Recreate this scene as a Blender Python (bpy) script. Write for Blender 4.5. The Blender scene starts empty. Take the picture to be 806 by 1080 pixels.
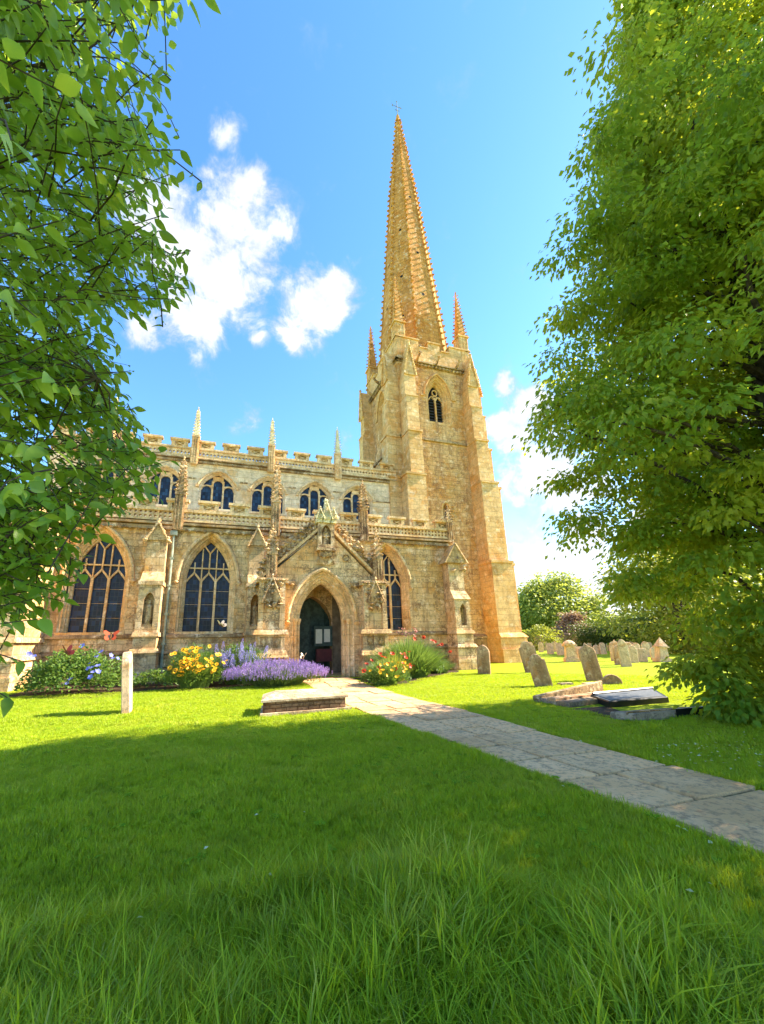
import bpy, math, random
import numpy as np
from mathutils import Matrix, Vector
from mathutils.geometry import tessellate_polygon
R_ = math.radians
rng = np.random.default_rng(7)
random.seed(7)
scene = bpy.context.scene
COL = scene.collection

# ------------------------------------------------------------------ camera
CAM_H = 1.45
f_px, cx_px, cy_px = 419.6, 365.4, 566.3          # in pixels of an 806 x 1080 frame
pitch, roll, yaw = R_(14.6), R_(-0.9), R_(17.3)
Fv = np.array([math.sin(yaw)*math.cos(pitch), math.cos(yaw)*math.cos(pitch), math.sin(pitch)])
Rv = np.array([math.cos(yaw), -math.sin(yaw), 0.0]); Uv = np.cross(Rv, Fv)
R2 = Rv*math.cos(roll)+Uv*math.sin(roll); U2 = -Rv*math.sin(roll)+Uv*math.cos(roll)
cam = bpy.data.cameras.new("camera"); camo = bpy.data.objects.new("camera", cam); COL.objects.link(camo)
camo.matrix_world = Matrix(((R2[0], U2[0], -Fv[0], 0), (R2[1], U2[1], -Fv[1], 0), (R2[2], U2[2], -Fv[2], CAM_H), (0, 0, 0, 1)))
cam.sensor_fit = 'VERTICAL'; cam.sensor_height = 36.0; cam.lens = f_px/1080*36
cam.shift_x = (403-cx_px)/1080; cam.shift_y = (cy_px-540)/1080
cam.clip_start = 0.05; cam.clip_end = 3000
scene.camera = camo
CAMP = np.array([0, 0, CAM_H])
def ray(x, y):
    return Fv+R2*(x-cx_px)/f_px-U2*(y-cy_px)/f_px
def ground(x, y, z=0.0):
    d = ray(x, y); return CAMP+d*(z-CAM_H)/d[2]
def on_y(x, y, Y):
    d = ray(x, y); return CAMP+d*Y/d[1]
def at_dist(x, y, r):
    d = ray(x, y); return CAMP+d/np.linalg.norm(d)*r

# ------------------------------------------------------------------ light
SUN_EL, SUN_AZ = R_(38), R_(-4)                    # azimuth from +X towards +Y
sdir = Vector((math.cos(SUN_EL)*math.cos(SUN_AZ), math.cos(SUN_EL)*math.sin(SUN_AZ), math.sin(SUN_EL)))
SKY_STRENGTH, SUN_STRENGTH, EXPOSURE = 0.15, 4.5, 2.12
sl = bpy.data.lights.new("sun", 'SUN'); sl.energy = SUN_STRENGTH; sl.angle = R_(0.55); sl.color = (1.0, 0.87, 0.68)
so = bpy.data.objects.new("sun", sl); COL.objects.link(so); so.location = (60, -10, 60)
so.rotation_euler = (-sdir).to_track_quat('-Z', 'Y').to_euler()
scene.view_settings.view_transform = 'Standard'; scene.view_settings.look = 'None'
scene.view_settings.exposure = EXPOSURE; scene.view_settings.gamma = 1.0
scene.view_settings.use_curve_mapping = False

world = bpy.data.worlds.new("World"); scene.world = world; world.use_nodes = True
wt = world.node_tree; wt.nodes.clear()
class NT:
    """short-hand for building node trees"""
    def __init__(s, t): s.t = t
    def n(s, kind, **kw):
        nd = s.t.nodes.new(kind)
        for k, v in kw.items(): setattr(nd, k, v)
        return nd
    def put(s, sock, v):
        if hasattr(v, 'is_linked') or isinstance(v, bpy.types.NodeSocket): s.t.links.new(v, sock)
        elif v is not None: sock.default_value = v
    def math(s, op, a, b=None, c=None, clamp=False):
        nd = s.n('ShaderNodeMath', operation=op, use_clamp=clamp)
        s.put(nd.inputs[0], a)
        if b is not None: s.put(nd.inputs[1], b)
        if c is not None: s.put(nd.inputs[2], c)
        return nd.outputs[0]
    def vmath(s, op, a, b=None, out=0):
        nd = s.n('ShaderNodeVectorMath', operation=op); s.put(nd.inputs[0], a)
        if b is not None: s.put(nd.inputs[1], b)
        return nd.outputs[out]
    def mix(s, fac, a, b, blend='MIX'):
        nd = s.n('ShaderNodeMix', data_type='RGBA', blend_type=blend)
        s.put(nd.inputs[0], fac)
        for i, v in ((6, a), (7, b)):
            s.put(nd.inputs[i], v if not isinstance(v, tuple) else (*v[:3], 1))
        return nd.outputs[2]
    def ramp(s, fac, lo, hi, a=0.0, b=1.0, smooth=True):
        nd = s.n('ShaderNodeMapRange', interpolation_type='SMOOTHSTEP' if smooth else 'LINEAR')
        s.put(nd.inputs[0], fac)
        for i, v in ((1, lo), (2, hi), (3, a), (4, b)): s.put(nd.inputs[i], v)
        return nd.outputs[0]
    def noise(s, vec, scale, detail=5, rough=0.55, dist=0.0, out=0):
        nd = s.n('ShaderNodeTexNoise'); s.put(nd.inputs['Vector'], vec)
        nd.inputs['Scale'].default_value = scale; nd.inputs['Detail'].default_value = detail
        nd.inputs['Roughness'].default_value = rough; nd.inputs['Distortion'].default_value = dist
        return nd.outputs[out]
w = NT(wt)
sky = w.n('ShaderNodeTexSky', sky_type='NISHITA', sun_disc=False)
sky.sun_elevation = SUN_EL
sky.sun_rotation = math.pi/2-SUN_AZ               # rotation is measured clockwise from +Y
sky.air_density = 1.0; sky.dust_density = 0.15; sky.ozone_density = 2.2
gdir = w.n('ShaderNodeTexCoord').outputs['Generated']
CLOUDS = [(190, 262, 46, 1), (250, 222, 40, 1), (272, 262, 34, 1), (235, 300, 46, 1), (205, 330, 44, 1), (150, 215, 40, 1), (150, 345, 24, .75), (292, 245, 20, .8),
          (330, 325, 36, 1.1), (355, 308, 28, 1.1), (318, 352, 24, .9), (368, 318, 14, .7), (240, 146, 22, .72), (216, 184, 12, .6), (276, 358, 13, .6),
          (528, 405, 14, .9), (560, 432, 30, 1.05), (540, 455, 30, .95), (585, 500, 64, .95), (538, 515, 40, .85), (560, 545, 30, .7), (565, 590, 34, 1.1), (610, 600, 46, 1.1), (556, 625, 44, .9), (650, 640, 60, 1.1), (620, 560, 40, .8),
          (262, 440, 16, .45), (370, 462, 14, .5), (700, 560, 80, .9), (760, 420, 70, .7)]
best = None
warp = w.noise(gdir, 9.0, 4, 0.6, out=1)
wv = w.vmath('SUBTRACT', warp, (0.5, 0.5, 0.5)); wv = w.vmath('MULTIPLY', wv, (0.085, 0.085, 0.085))
gd2 = w.vmath('ADD', gdir, wv)
for (px, py, rp, amp) in CLOUDS:
    d = ray(px, py); c = d/np.linalg.norm(d)
    d2 = ray(px+rp, py); rr = float(np.linalg.norm(d2/np.linalg.norm(d2)-c))
    dist = w.vmath('DISTANCE', gd2, tuple(float(v) for v in c), out=1)
    m = w.ramp(dist, rr*1.7, 0.0, 0.0, amp*1.06)
    best = m if best is None else w.math('SMOOTH_MAX', best, m, 0.12)
cn = w.noise(gdir, 13.0, 12, 0.64, 0.3)
cn2 = w.noise(gdir, 5.0, 5, 0.5)
dens = w.math('ADD', best, w.math('MULTIPLY', w.math('SUBTRACT', cn, 0.5), 2.3))
dens = w.math('MULTIPLY', w.ramp(dens, 0.2, .92), w.ramp(best, 0.0, 0.22))
shade = w.ramp(w.math('ADD', w.math('MULTIPLY', dens, .8), w.math('MULTIPLY', w.math('SUBTRACT', w.noise(gdir, 22.0, 6, .6), 0.45), 1.9)), 0.1, 1.1)
ccol = w.mix(shade, (0.95, 1.15, 1.4), (1.9, 1.9, 1.88))
sat = w.n('ShaderNodeHueSaturation'); sat.inputs['Hue'].default_value = 0.5; sat.inputs['Saturation'].default_value = 1.22; sat.inputs['Value'].default_value = 0.75
wt.links.new(sky.outputs[0], sat.inputs['Color'])
final = w.mix(w.math('MULTIPLY', dens, 0.93), sat.outputs[0], ccol)
bg = w.n('ShaderNodeBackground'); bg.inputs[1].default_value = SKY_STRENGTH
wt.links.new(final, bg.inputs[0])
wo = w.n('ShaderNodeOutputWorld'); wt.links.new(bg.outputs[0], wo.inputs[0])

# ------------------------------------------------------------------ materials
def new_mat(name):
    m = bpy.data.materials.new(name); m.use_nodes = True; m.node_tree.nodes.clear()
    t = NT(m.node_tree); out = t.n('ShaderNodeOutputMaterial')
    return m, t, out
def principled(t, out, color, rough=0.85, bump=None, bump_d=0.02, spec=0.3, metallic=0.0, bump_s=0.6):
    p = t.n('ShaderNodeBsdfPrincipled')
    t.put(p.inputs['Base Color'], (*color, 1) if isinstance(color, tuple) else color)
    t.put(p.inputs['Roughness'], rough); p.inputs['Specular IOR Level'].default_value = spec
    p.inputs['Metallic'].default_value = metallic
    if bump is not None:
        b = t.n('ShaderNodeBump'); b.inputs['Strength'].default_value = bump_s; b.inputs['Distance'].default_value = bump_d
        t.put(b.inputs['Height'], bump); t.t.links.new(b.outputs[0], p.inputs['Normal'])
    t.t.links.new(p.outputs[0], out.inputs[0])
    return p
def face_uv(t):
    """masonry runs along the wall it is on: (x or y, z)"""
    tc = t.n('ShaderNodeTexCoord').outputs['Object']
    geo = t.n('ShaderNodeNewGeometry').outputs['True Normal']
    sx = t.n('ShaderNodeSeparateXYZ'); t.put(sx.inputs[0], tc)
    sn = t.n('ShaderNodeSeparateXYZ'); t.put(sn.inputs[0], geo)
    side = t.math('GREATER_THAN', t.math('ABSOLUTE', sn.outputs[0]), 0.7)
    u = t.math('ADD', t.math('MULTIPLY', sx.outputs[1], side), t.math('MULTIPLY', sx.outputs[0], t.math('SUBTRACT', 1.0, side)))
    cb = t.n('ShaderNodeCombineXYZ'); t.put(cb.inputs[0], u); t.put(cb.inputs[1], sx.outputs[2])
    return tc, cb.outputs[0]
def stone(name, pale, mid, dark, stain=0.5, bw=0.62, bh=0.3, joints=0.5, lichen=0.15, seed=0.0):
    warm = (1.04, .90, .76) if name in ('spire stone', 'tower stone', 'tower ashlar') else (1.22, 1.08, .94)
    if name == 'tower stone' or name == 'tower ashlar': warm = (1.10, .96, .82)
    m, t, out = new_mat(name)
    tc, uv = face_uv(t)
    tcs = t.vmath('ADD', tc, (seed*3.1, seed*7.7, seed*1.3))
    wob = t.vmath('MULTIPLY', t.vmath('SUBTRACT', t.noise(tc, 2.5, 3, out=1), (.5, .5, .5)), (.05, .05, .0))
    br = t.n('ShaderNodeTexBrick'); t.put(br.inputs['Vector'], t.vmath('ADD', uv, wob))
    br.inputs['Scale'].default_value = 1.0; br.inputs['Brick Width'].default_value = bw; br.inputs['Row Height'].default_value = bh
    br.inputs['Mortar Size'].default_value = 0.012; br.inputs['Mortar Smooth'].default_value = 0.4; br.inputs['Bias'].default_value = 0.0
    br.inputs['Color1'].default_value = (0, 0, 0, 1); br.inputs['Color2'].default_value = (1, 1, 1, 1); br.inputs['Mortar'].default_value = (.5, .5, .5, 1)
    per = t.n('ShaderNodeSeparateColor'); t.put(per.inputs[0], br.outputs[0])
    mort = br.outputs['Fac']
    big = t.noise(tcs, 0.33, 6, 0.6, 0.4)
    med = t.noise(tcs, 1.7, 7, 0.65)
    fine = t.noise(tcs, 14.0, 6, 0.7)
    c = t.mix(t.ramp(big, 0.40, 0.58), mid, pale)
    c = t.mix(t.math('MULTIPLY', t.ramp(t.noise(t.vmath('ADD', tcs, (20, 3, 11)), 0.7, 7, 0.68, 0.8), .5, .62), .7), c, (mid[0]*1.05, mid[1]*.78, mid[2]*.42))
    drip = t.noise(t.vmath('MULTIPLY', tcs, (2.2, 2.2, .28)), 1.0, 6, .7)
    c = t.mix(t.math('MULTIPLY', t.ramp(drip, .5, .64), stain*1.1), c, dark)
    c = t.mix(t.math('MULTIPLY', t.ramp(per.outputs[0], 0.1, 0.9), 0.42), c, t.mix(t.ramp(med, .35, .65), dark, pale))
    # weather: grey-brown staining in patches, yellow lichen, pale lime runs
    st = t.ramp(t.math('ADD', t.math('MULTIPLY', med, 0.55), t.math('MULTIPLY', fine, 0.45)), 0.49, 0.58)
    c = t.mix(t.math('MULTIPLY', st, min(1, stain*1.4)), c, dark)
    li = t.ramp(t.noise(t.vmath('ADD', tcs, (9, 4, 2)), 3.1, 8, 0.7), 0.56, 0.68)
    c = t.mix(t.math('MULTIPLY', li, lichen*2), c, (0.60, 0.36, 0.06))
    wh = t.ramp(t.noise(t.vmath('ADD', tcs, (1, 14, 7)), 2.3, 9, 0.75), 0.52, 0.66)
    c = t.mix(t.math('MULTIPLY', wh, 0.75), c, (0.84, 0.74, 0.55))
    sp = t.ramp(t.noise(tcs, 30.0, 3, 0.6), 0.62, 0.74)
    c = t.mix(t.math('MULTIPLY', sp, 0.45), c, (dark[0]*.5, dark[1]*.5, dark[2]*.5))
    c = t.mix(t.math('MULTIPLY', mort, min(.85, joints*1.9)), c, (mid[0]*.45, mid[1]*.42, mid[2]*.4))
    mul = t.math('MULTIPLY', t.ramp(t.noise(t.vmath('ADD', tcs, (2, 8, 31)), 4.2, 10, 0.8), .30, .66, 0.76, 1.16), t.ramp(per.outputs[0], 0, 1, .86, 1.06))
    cs = t.n('ShaderNodeVectorMath', operation='SCALE'); t.put(cs.inputs[0], c); t.put(cs.inputs['Scale'], mul); c = t.vmath('MULTIPLY', cs.outputs[0], warm)
    h = t.math('ADD', t.math('MULTIPLY', fine, 0.5), t.math('MULTIPLY', t.noise(tcs, 45.0, 4, .6), 0.35))
    h = t.math('ADD', h, t.math('MULTIPLY', med, 0.8))
    h = t.math('SUBTRACT', h, t.math('MULTIPLY', mort, 0.5))
    h = t.math('ADD', h, t.math('MULTIPLY', per.outputs[0], 0.25))
    principled(t, out, c, 0.92, h, 0.06, 0.15, bump_s=0.8)
    return m
M = {}
M['aisle'] = stone('aisle stone', (0.74, 0.59, 0.35), (0.62, 0.42, 0.18), (0.27, 0.18, 0.10), 0.66, 0.62, 0.29, 0.32, 0.25)
M['aisle2'] = stone('buttress stone', (0.72, 0.56, 0.34), (0.56, 0.40, 0.20), (0.24, 0.17, 0.10), 0.7, 0.7, 0.33, 0.3, 0.16, 2)
M['porch'] = stone('porch stone', (0.74, 0.57, 0.33), (0.60, 0.42, 0.20), (0.24, 0.17, 0.10), 0.66, 0.66, 0.32, 0.28, 0.16, 3)
M['carved'] = stone('carved stone', (0.56, 0.43, 0.25), (0.40, 0.28, 0.14), (0.15, 0.10, 0.06), 0.8, 2.0, 1.0, 0.1, 0.1, 4)
M['cler'] = stone('pale ashlar', (0.72, 0.62, 0.44), (0.64, 0.51, 0.32), (0.48, 0.37, 0.23), 0.35, 0.8, 0.36, 0.2, 0.08, 5)
M['tower'] = stone('tower stone', (0.73, 0.54, 0.28), (0.62, 0.40, 0.16), (0.30, 0.17, 0.09), 0.6, 0.7, 0.33, 0.32, 0.3, 6)
M['tower2'] = stone('tower ashlar', (0.74, 0.55, 0.28), (0.64, 0.43, 0.18), (0.42, 0.27, 0.12), 0.4, 0.8, 0.36, 0.2, 0.18, 7)
M['spire'] = stone('spire stone', (0.64, 0.38, 0.13), (0.52, 0.28, 0.07), (0.30, 0.16, 0.05), 0.45, 0.8, 0.36, 0.25, 0.3, 8)
M['lichen'] = stone('lichened stone', (0.80, 0.78, 0.55), (0.62, 0.60, 0.38), (0.3, 0.27, 0.15), 0.5, 2, 1, 0.1, 0.0, 9)
M['mould'] = stone('moulded stone', (0.76, 0.60, 0.36), (0.66, 0.48, 0.25), (0.34, 0.24, 0.13), 0.5, 0.5, 0.42, 0.25, 0.12, 10)
M['coping'] = stone('coping stone', (0.46, 0.36, 0.22), (0.32, 0.24, 0.13), (0.13, 0.09, 0.055), 0.6, 1.4, 3, 0.4, 0.15, 11)
M['grave'] = stone('gravestone', (0.56, 0.40, 0.27), (0.44, 0.29, 0.18), (0.20, 0.13, 0.08), 0.6, 30, 30, 0.0, 0.12, 12)
M['grave2'] = stone('pale gravestone', (0.66, 0.52, 0.36), (0.54, 0.40, 0.26), (0.28, 0.20, 0.13), 0.5, 30, 30, 0.0, 0.12, 13)
M['tomb'] = stone('tomb stone', (0.62, 0.54, 0.40), (0.52, 0.43, 0.29), (0.2, 0.14, 0.09), 0.5, 30, 30, 0.0, 0.05, 14)
M['tombside'] = stone('tomb brick side', (0.30, 0.19, 0.12), (0.22, 0.13, 0.08), (0.1, 0.06, 0.04), 0.5, 0.23, 0.075, 0.6, 0.0, 15)
M['ledger'] = stone('ledger stone', (0.34, 0.30, 0.24), (0.26, 0.22, 0.17), (0.12, 0.10, 0.08), 0.6, 30, 30, 0.0, 0.1, 16)
def plain(name, color, rough=0.7, var=0.25, scale=8.0, spec=0.3, metallic=0.0, bump=0.0):
    m, t, out = new_mat(name)
    tc = t.n('ShaderNodeTexCoord').outputs['Object']
    nz = t.noise(tc, scale, 5, 0.6)
    c = t.mix(t.ramp(nz, 0.3, 0.7), tuple(v*(1-var) for v in color), tuple(min(1, v*(1+var)) for v in color))
    principled(t, out, c, rough, nz if bump else None, bump or .01, spec, metallic)
    return m
M['lead'] = plain('lead roof', (0.20, 0.21, 0.22), 0.6, 0.2, 3)
M['iron'] = plain('painted iron', (0.16, 0.19, 0.14), 0.5, 0.3, 9)
M['pipe'] = plain('grey green painted pipe', (0.28, 0.33, 0.25), 0.5, 0.3, 5)
M['dark'] = plain('dark void', (0.012, 0.011, 0.01), 0.9, 0.2)  # flat black standing for the unlit depth of openings
M['louvre'] = plain('louvre slate', (0.05, 0.045, 0.045), 0.8, 0.3)
M['door'] = plain('green painted oak', (0.045, 0.075, 0.06), 0.6, 0.4, 6)
M['paper'] = plain('paper', (0.62, 0.62, 0.5), 0.8, 0.06)
M['redpanel'] = plain('dark red panel', (0.09, 0.02, 0.02), 0.7, 0.2)
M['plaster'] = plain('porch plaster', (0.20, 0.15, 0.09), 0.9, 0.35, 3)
M['polish'] = plain('polished dark granite', (0.012, 0.012, 0.015), 0.3, 0.4, 60, 0.3)
M['granite'] = plain('grey granite', (0.10, 0.11, 0.12), 0.6, 0.4, 90, 0.2)
M['soil'] = plain('soil', (0.06, 0.04, 0.022), 0.95, 0.4, 7, 0.1, bump=0.03)
M['bark'] = plain('bark', (0.07, 0.055, 0.04), 0.95, 0.5, 9, 0.1, bump=0.03)
M['twig'] = plain('twig bark', (0.05, 0.038, 0.022), 0.9, 0.3, 12)
def glass_mat(name, tint, cell=(0.11, 0.16), lead=0.10):
    m, t, out = new_mat(name)
    tc, uv = face_uv(t)
    br = t.n('ShaderNodeTexBrick'); t.put(br.inputs['Vector'], uv)
    br.offset = 0.0; br.inputs['Scale'].default_value = 1.0
    br.inputs['Brick Width'].default_value = cell[0]; br.inputs['Row Height'].default_value = cell[1]
    br.inputs['Mortar Size'].default_value = 0.008; br.inputs['Mortar Smooth'].default_value = 0.1
    br.inputs['Color1'].default_value = (0, 0, 0, 1); br.inputs['Color2'].default_value = (1, 1, 1, 1); br.inputs['Mortar'].default_value = (0, 0, 0, 1)
    nz = t.noise(tc, 3.0, 4, .6); nz2 = t.noise(t.vmath('ADD', tc, (5, 5, 5)), 7.0, 3, .6)
    c = t.mix(t.ramp(nz, .35, .65), tuple(v*.35 for v in tint), tint)
    c = t.mix(t.math('MULTIPLY', t.ramp(nz2, .5, .7), .5), c, (0.035, 0.012, 0.03))
    c = t.mix(t.math('MULTIPLY', t.math('POWER', br.outputs[0], 3.0), 0.7), c, (tint[0]*3, tint[1]*4.5, tint[2]*4))  # tint varies per pane, lighter panes painted as if reflecting sky
    c = t.mix(br.outputs['Fac'], c, (lead, lead, lead*1.05))
    h = t.math('ADD', t.math('MULTIPLY', br.outputs[0], .4), t.math('MULTIPLY', nz2, .6))
    principled(t, out, c, 0.3, h, 0.006, 0.22, bump_s=0.5)
    return m
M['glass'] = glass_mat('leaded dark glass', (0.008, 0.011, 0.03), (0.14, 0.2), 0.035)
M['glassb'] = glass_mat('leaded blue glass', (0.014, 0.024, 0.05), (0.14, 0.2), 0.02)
def leaf_mat(name, c1, c2, trans, tamt=0.45, rough=0.5, spec=0.35, clump=None, cs=.55):
    m, t, out = new_mat(name)
    geo = t.n('ShaderNodeNewGeometry')
    rnd = geo.outputs['Random Per Island']
    c = t.mix(rnd, c1, c2)
    if clump: c = t.mix(t.math('MULTIPLY', t.ramp(t.noise(geo.outputs['Position'], cs, 4, .6), .46, .62), .75), c, clump)
    p = t.n('ShaderNodeBsdfPrincipled'); t.put(p.inputs['Base Color'], c); p.inputs['Roughness'].default_value = rough
    p.inputs['Specular IOR Level'].default_value = spec
    tr = t.n('ShaderNodeBsdfTranslucent'); t.put(tr.inputs[0], t.mix(rnd, trans, tuple(v*.7 for v in trans)))
    mx = t.n('ShaderNodeMixShader'); mx.inputs[0].default_value = tamt
    t.t.links.new(p.outputs[0], mx.inputs[1]); t.t.links.new(tr.outputs[0], mx.inputs[2]); t.t.links.new(mx.outputs[0], out.inputs[0])
    return m
M['leaf_near'] = leaf_mat('glossy ovate leaf', (0.03, 0.11, 0.012), (0.20, 0.36, 0.035), (0.46, 0.62, 0.04), 0.48, 0.36, 0.4, (0.26, 0.36, 0.03), 9)
M['leaf_lime'] = leaf_mat('lime tree leaf', (0.05, 0.16, 0.02), (0.18, 0.32, 0.03), (0.62, 0.68, 0.04), 0.54, 0.45, .3, (0.36, 0.38, 0.03), .7)
M['leaf_far'] = leaf_mat('far tree leaf', (0.16, 0.23, 0.03), (0.30, 0.36, 0.06), (0.5, 0.55, 0.08), 0.45)
M['leaf_hedge'] = leaf_mat('hedge leaf', (0.05, 0.09, 0.015), (0.10, 0.14, 0.02), (0.2, 0.25, 0.03), 0.3)
M['leaf_yellow'] = leaf_mat('golden leaf', (0.20, 0.24, 0.03), (0.32, 0.34, 0.05), (0.5, 0.52, 0.05), 0.4)
M['leaf_copper'] = leaf_mat('copper leaf', (0.26, 0.15, 0.10), (0.36, 0.22, 0.14), (0.45, 0.28, 0.15), 0.3)
M['leaf_bed'] = leaf_mat('border leaf', (0.06, 0.13, 0.02), (0.16, 0.26, 0.05), (0.25, 0.38, 0.04), 0.35)
M['leaf_grey'] = leaf_mat('lavender leaf', (0.10, 0.15, 0.05), (0.20, 0.27, 0.08), (0.25, 0.36, 0.06), 0.35)
M['leaf_blade'] = leaf_mat('strappy leaf', (0.08, 0.16, 0.03), (0.20, 0.30, 0.08), (0.3, 0.42, 0.06), 0.35)
M['lavender'] = leaf_mat('lavender flower', (0.20, 0.13, 0.38), (0.38, 0.24, 0.55), (0.4, 0.28, 0.6), 0.35)
M['lilac'] = leaf_mat('lilac flower', (0.30, 0.26, 0.60), (0.42, 0.36, 0.72), (0.4, 0.35, 0.7), 0.35)
M['blue'] = leaf_mat('blue flower', (0.16, 0.20, 0.62), (0.26, 0.27, 0.75), (0.3, 0.3, 0.7), 0.35)
M['yellowfl'] = leaf_mat('golden flower', (0.85, 0.34, 0.005), (0.88, 0.47, 0.01), (0.8, 0.5, 0.02), 0.3)
M['redfl'] = leaf_mat('scarlet flower', (0.70, 0.03, 0.02), (0.78, 0.10, 0.02), (0.8, 0.08, 0.02), 0.35)
M['pinkfl'] = leaf_mat('dusky pink flower', (0.45, 0.16, 0.14), (0.55, 0.24, 0.18), (0.5, 0.2, 0.15), 0.3)
M['petal'] = leaf_mat('fallen petal', (0.55, 0.52, 0.2), (0.7, 0.66, 0.4), (0.5, 0.5, 0.2), 0.2)

# ------------------------------------------------------------------ mesh building
def world_loc(o):
    v = Vector((0, 0, 0))
    while o is not None: v += o.location; o = o.parent
    return v
class MB:
    def __init__(s): s.v = []; s.f = []; s.mi = []; s.M = None; s.m = 0
    def add(s, verts, faces):
        b = len(s.v)
        if s.M is not None: verts = [tuple(s.M @ Vector(v)) for v in verts]
        s.v += [tuple(map(float, v)) for v in verts]
        s.f += [tuple(b+i for i in f) for f in faces]; s.mi += [s.m]*len(faces)
        return s
    def box(s, x0, x1, y0, y1, z0, z1, tx=0.0, ty=0.0):
        """tx, ty shrink the top on each side"""
        return s.add([(x0, y0, z0), (x1, y0, z0), (x1, y1, z0), (x0, y1, z0), (x0+tx, y0+ty, z1), (x1-tx, y0+ty, z1), (x1-tx, y1-ty, z1), (x0+tx, y1-ty, z1)],
              [(3, 2, 1, 0), (4, 5, 6, 7), (0, 1, 5, 4), (1, 2, 6, 5), (2, 3, 7, 6), (3, 0, 4, 7)])
    def hexa(s, p): return s.add(p, [(3, 2, 1, 0), (4, 5, 6, 7), (0, 1, 5, 4), (1, 2, 6, 5), (2, 3, 7, 6), (3, 0, 4, 7)])
    def plate(s, outer, holes, y0, y1):
        """polygon with holes in the XZ plane, thick from y0 (front) to y1"""
        loops = [outer]+list(holes)
        tris = tessellate_polygon([[Vector((x, z, 0)) for x, z in l] for l in loops])
        flat = [p for l in loops for p in l]; n = len(flat)
        vs = [(x, y0, z) for x, z in flat]+[(x, y1, z) for x, z in flat]
        fs = [tuple(t) for t in tris]+[tuple(n+i for i in reversed(t)) for t in tris]
        b = 0
        for l in loops:
            k = len(l)
            for i in range(k): j = (i+1) % k; fs.append((b+i, b+j, n+b+j, n+b+i))
            b += k
        return s.add(vs, fs)
    def ribbon(s, pts, wd, y0, y1):
        """bar of width wd following a polyline in XZ"""
        P = np.array(pts, float); k = len(P); T = np.gradient(P, axis=0); T /= np.maximum(np.linalg.norm(T, axis=1), 1e-9)[:, None]
        N = np.stack([-T[:, 1], T[:, 0]], 1)*wd/2
        A, B = P+N, P-N
        vs = [(x, y0, z) for x, z in A]+[(x, y0, z) for x, z in B]+[(x, y1, z) for x, z in A]+[(x, y1, z) for x, z in B]
        fs = []
        for i in range(k-1):
            fs += [(i, i+1, k+i+1, k+i), (i, 2*k+i, 2*k+i+1, i+1), (k+i, k+i+1, 3*k+i+1, 3*k+i)]
        fs += [(0, k, 3*k, 2*k), (k-1, 3*k-1, 4*k-1, 2*k-1)]
        return s.add(vs, fs)
    def loft(s, rings, closed=True):
        n = len(rings[0]); vs = [p for r in rings for p in r]; fs = []
        for a in range(len(rings)-1):
            for i in range(n if closed else n-1):
                j = (i+1) % n; fs.append((a*n+i, a*n+j, (a+1)*n+j, (a+1)*n+i))
        return s.add(vs, fs)
    def tube(s, pts, rad, n=8, cap=True):
        P = [Vector(p) for p in pts]; rads = rad if hasattr(rad, '__len__') else [rad]*len(P)
        rings = []; up = Vector((0.13, 0.21, 1))
        for i, p in enumerate(P):
            t = (P[min(i+1, len(P)-1)]-P[max(i-1, 0)]).normalized()
            a = t.cross(up if abs(t.dot(up.normalized())) < .95 else Vector((1, 0, 0))).normalized(); b = t.cross(a)
            rings.append([tuple(p+(a*math.cos(q)+b*math.sin(q))*rads[i]) for q in [2*math.pi*k/n for k in range(n)]])
        s.loft(rings)
        if cap:
            s.add(rings[0], [tuple(range(n))]); s.add(rings[-1], [tuple(reversed(range(n)))])
        return s
    def lathe(s, x, y, prof, n=8, rot=0.0):
        rings = [[(x+r*math.cos(rot+2*math.pi*k/n), y+r*math.sin(rot+2*math.pi*k/n), z) for k in range(n)] for r, z in prof]
        s.loft(rings); s.add(rings[0], [tuple(reversed(range(n)))]); s.add(rings[-1], [tuple(range(n))]); return s
    def blob(s, c, rx, ry=None, rz=None, jit=0.25):
        ry = rx if ry is None else ry; rz = rx if rz is None else rz
        j = lambda: 1+random.uniform(-jit, jit)
        x, y, z = c; q = 0.62
        vs = [(x, y, z+rz*j()), (x, y, z-rz*j())]
        for k in range(6):
            a = k*math.pi/3+random.random()*.4; vs.append((x+rx*math.cos(a)*j(), y+ry*math.sin(a)*j(), z+rz*q*random.uniform(-.5, .5)))
        fs = [(0, 2+k, 2+(k+1) % 6) for k in range(6)]+[(1, 2+(k+1) % 6, 2+k) for k in range(6)]
        return s.add(vs, fs)
    def cell(s, x0, x1, z0, z1, y0, y1, hr, n=8, rot=0.0, sq=False):
        """panel with one round or diamond hole"""
        cx, cz = (x0+x1)/2, (z0+z1)/2
        O = [(x0, z0), (cx, z0), (x1, z0), (x1, cz), (x1, z1), (cx, z1), (x0, z1), (x0, cz)]
        I = []
        for k in range(8):
            a = -3*math.pi/4+k*math.pi/4
            r = hr if not sq else hr*(1.35 if k % 2 == 0 else 1.0)
            if rot: r = hr*(1.25 if k % 2 else .7)
            I.append((cx+math.cos(a)*r, cz+math.sin(a)*r))
        vs = [(x, y0, z) for x, z in O+I]+[(x, y1, z) for x, z in O+I]
        fs = []
        for i in range(8):
            j = (i+1) % 8
            fs += [(i, j, 8+j, 8+i), (16+j, 16+i, 24+i, 24+j), (8+i, 8+j, 24+j, 24+i)]
        fs += [(0, 16, 18, 2), (2, 18, 20, 4), (4, 20, 22, 6), (6, 22, 16, 0)]
        return s.add(vs, fs)
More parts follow.
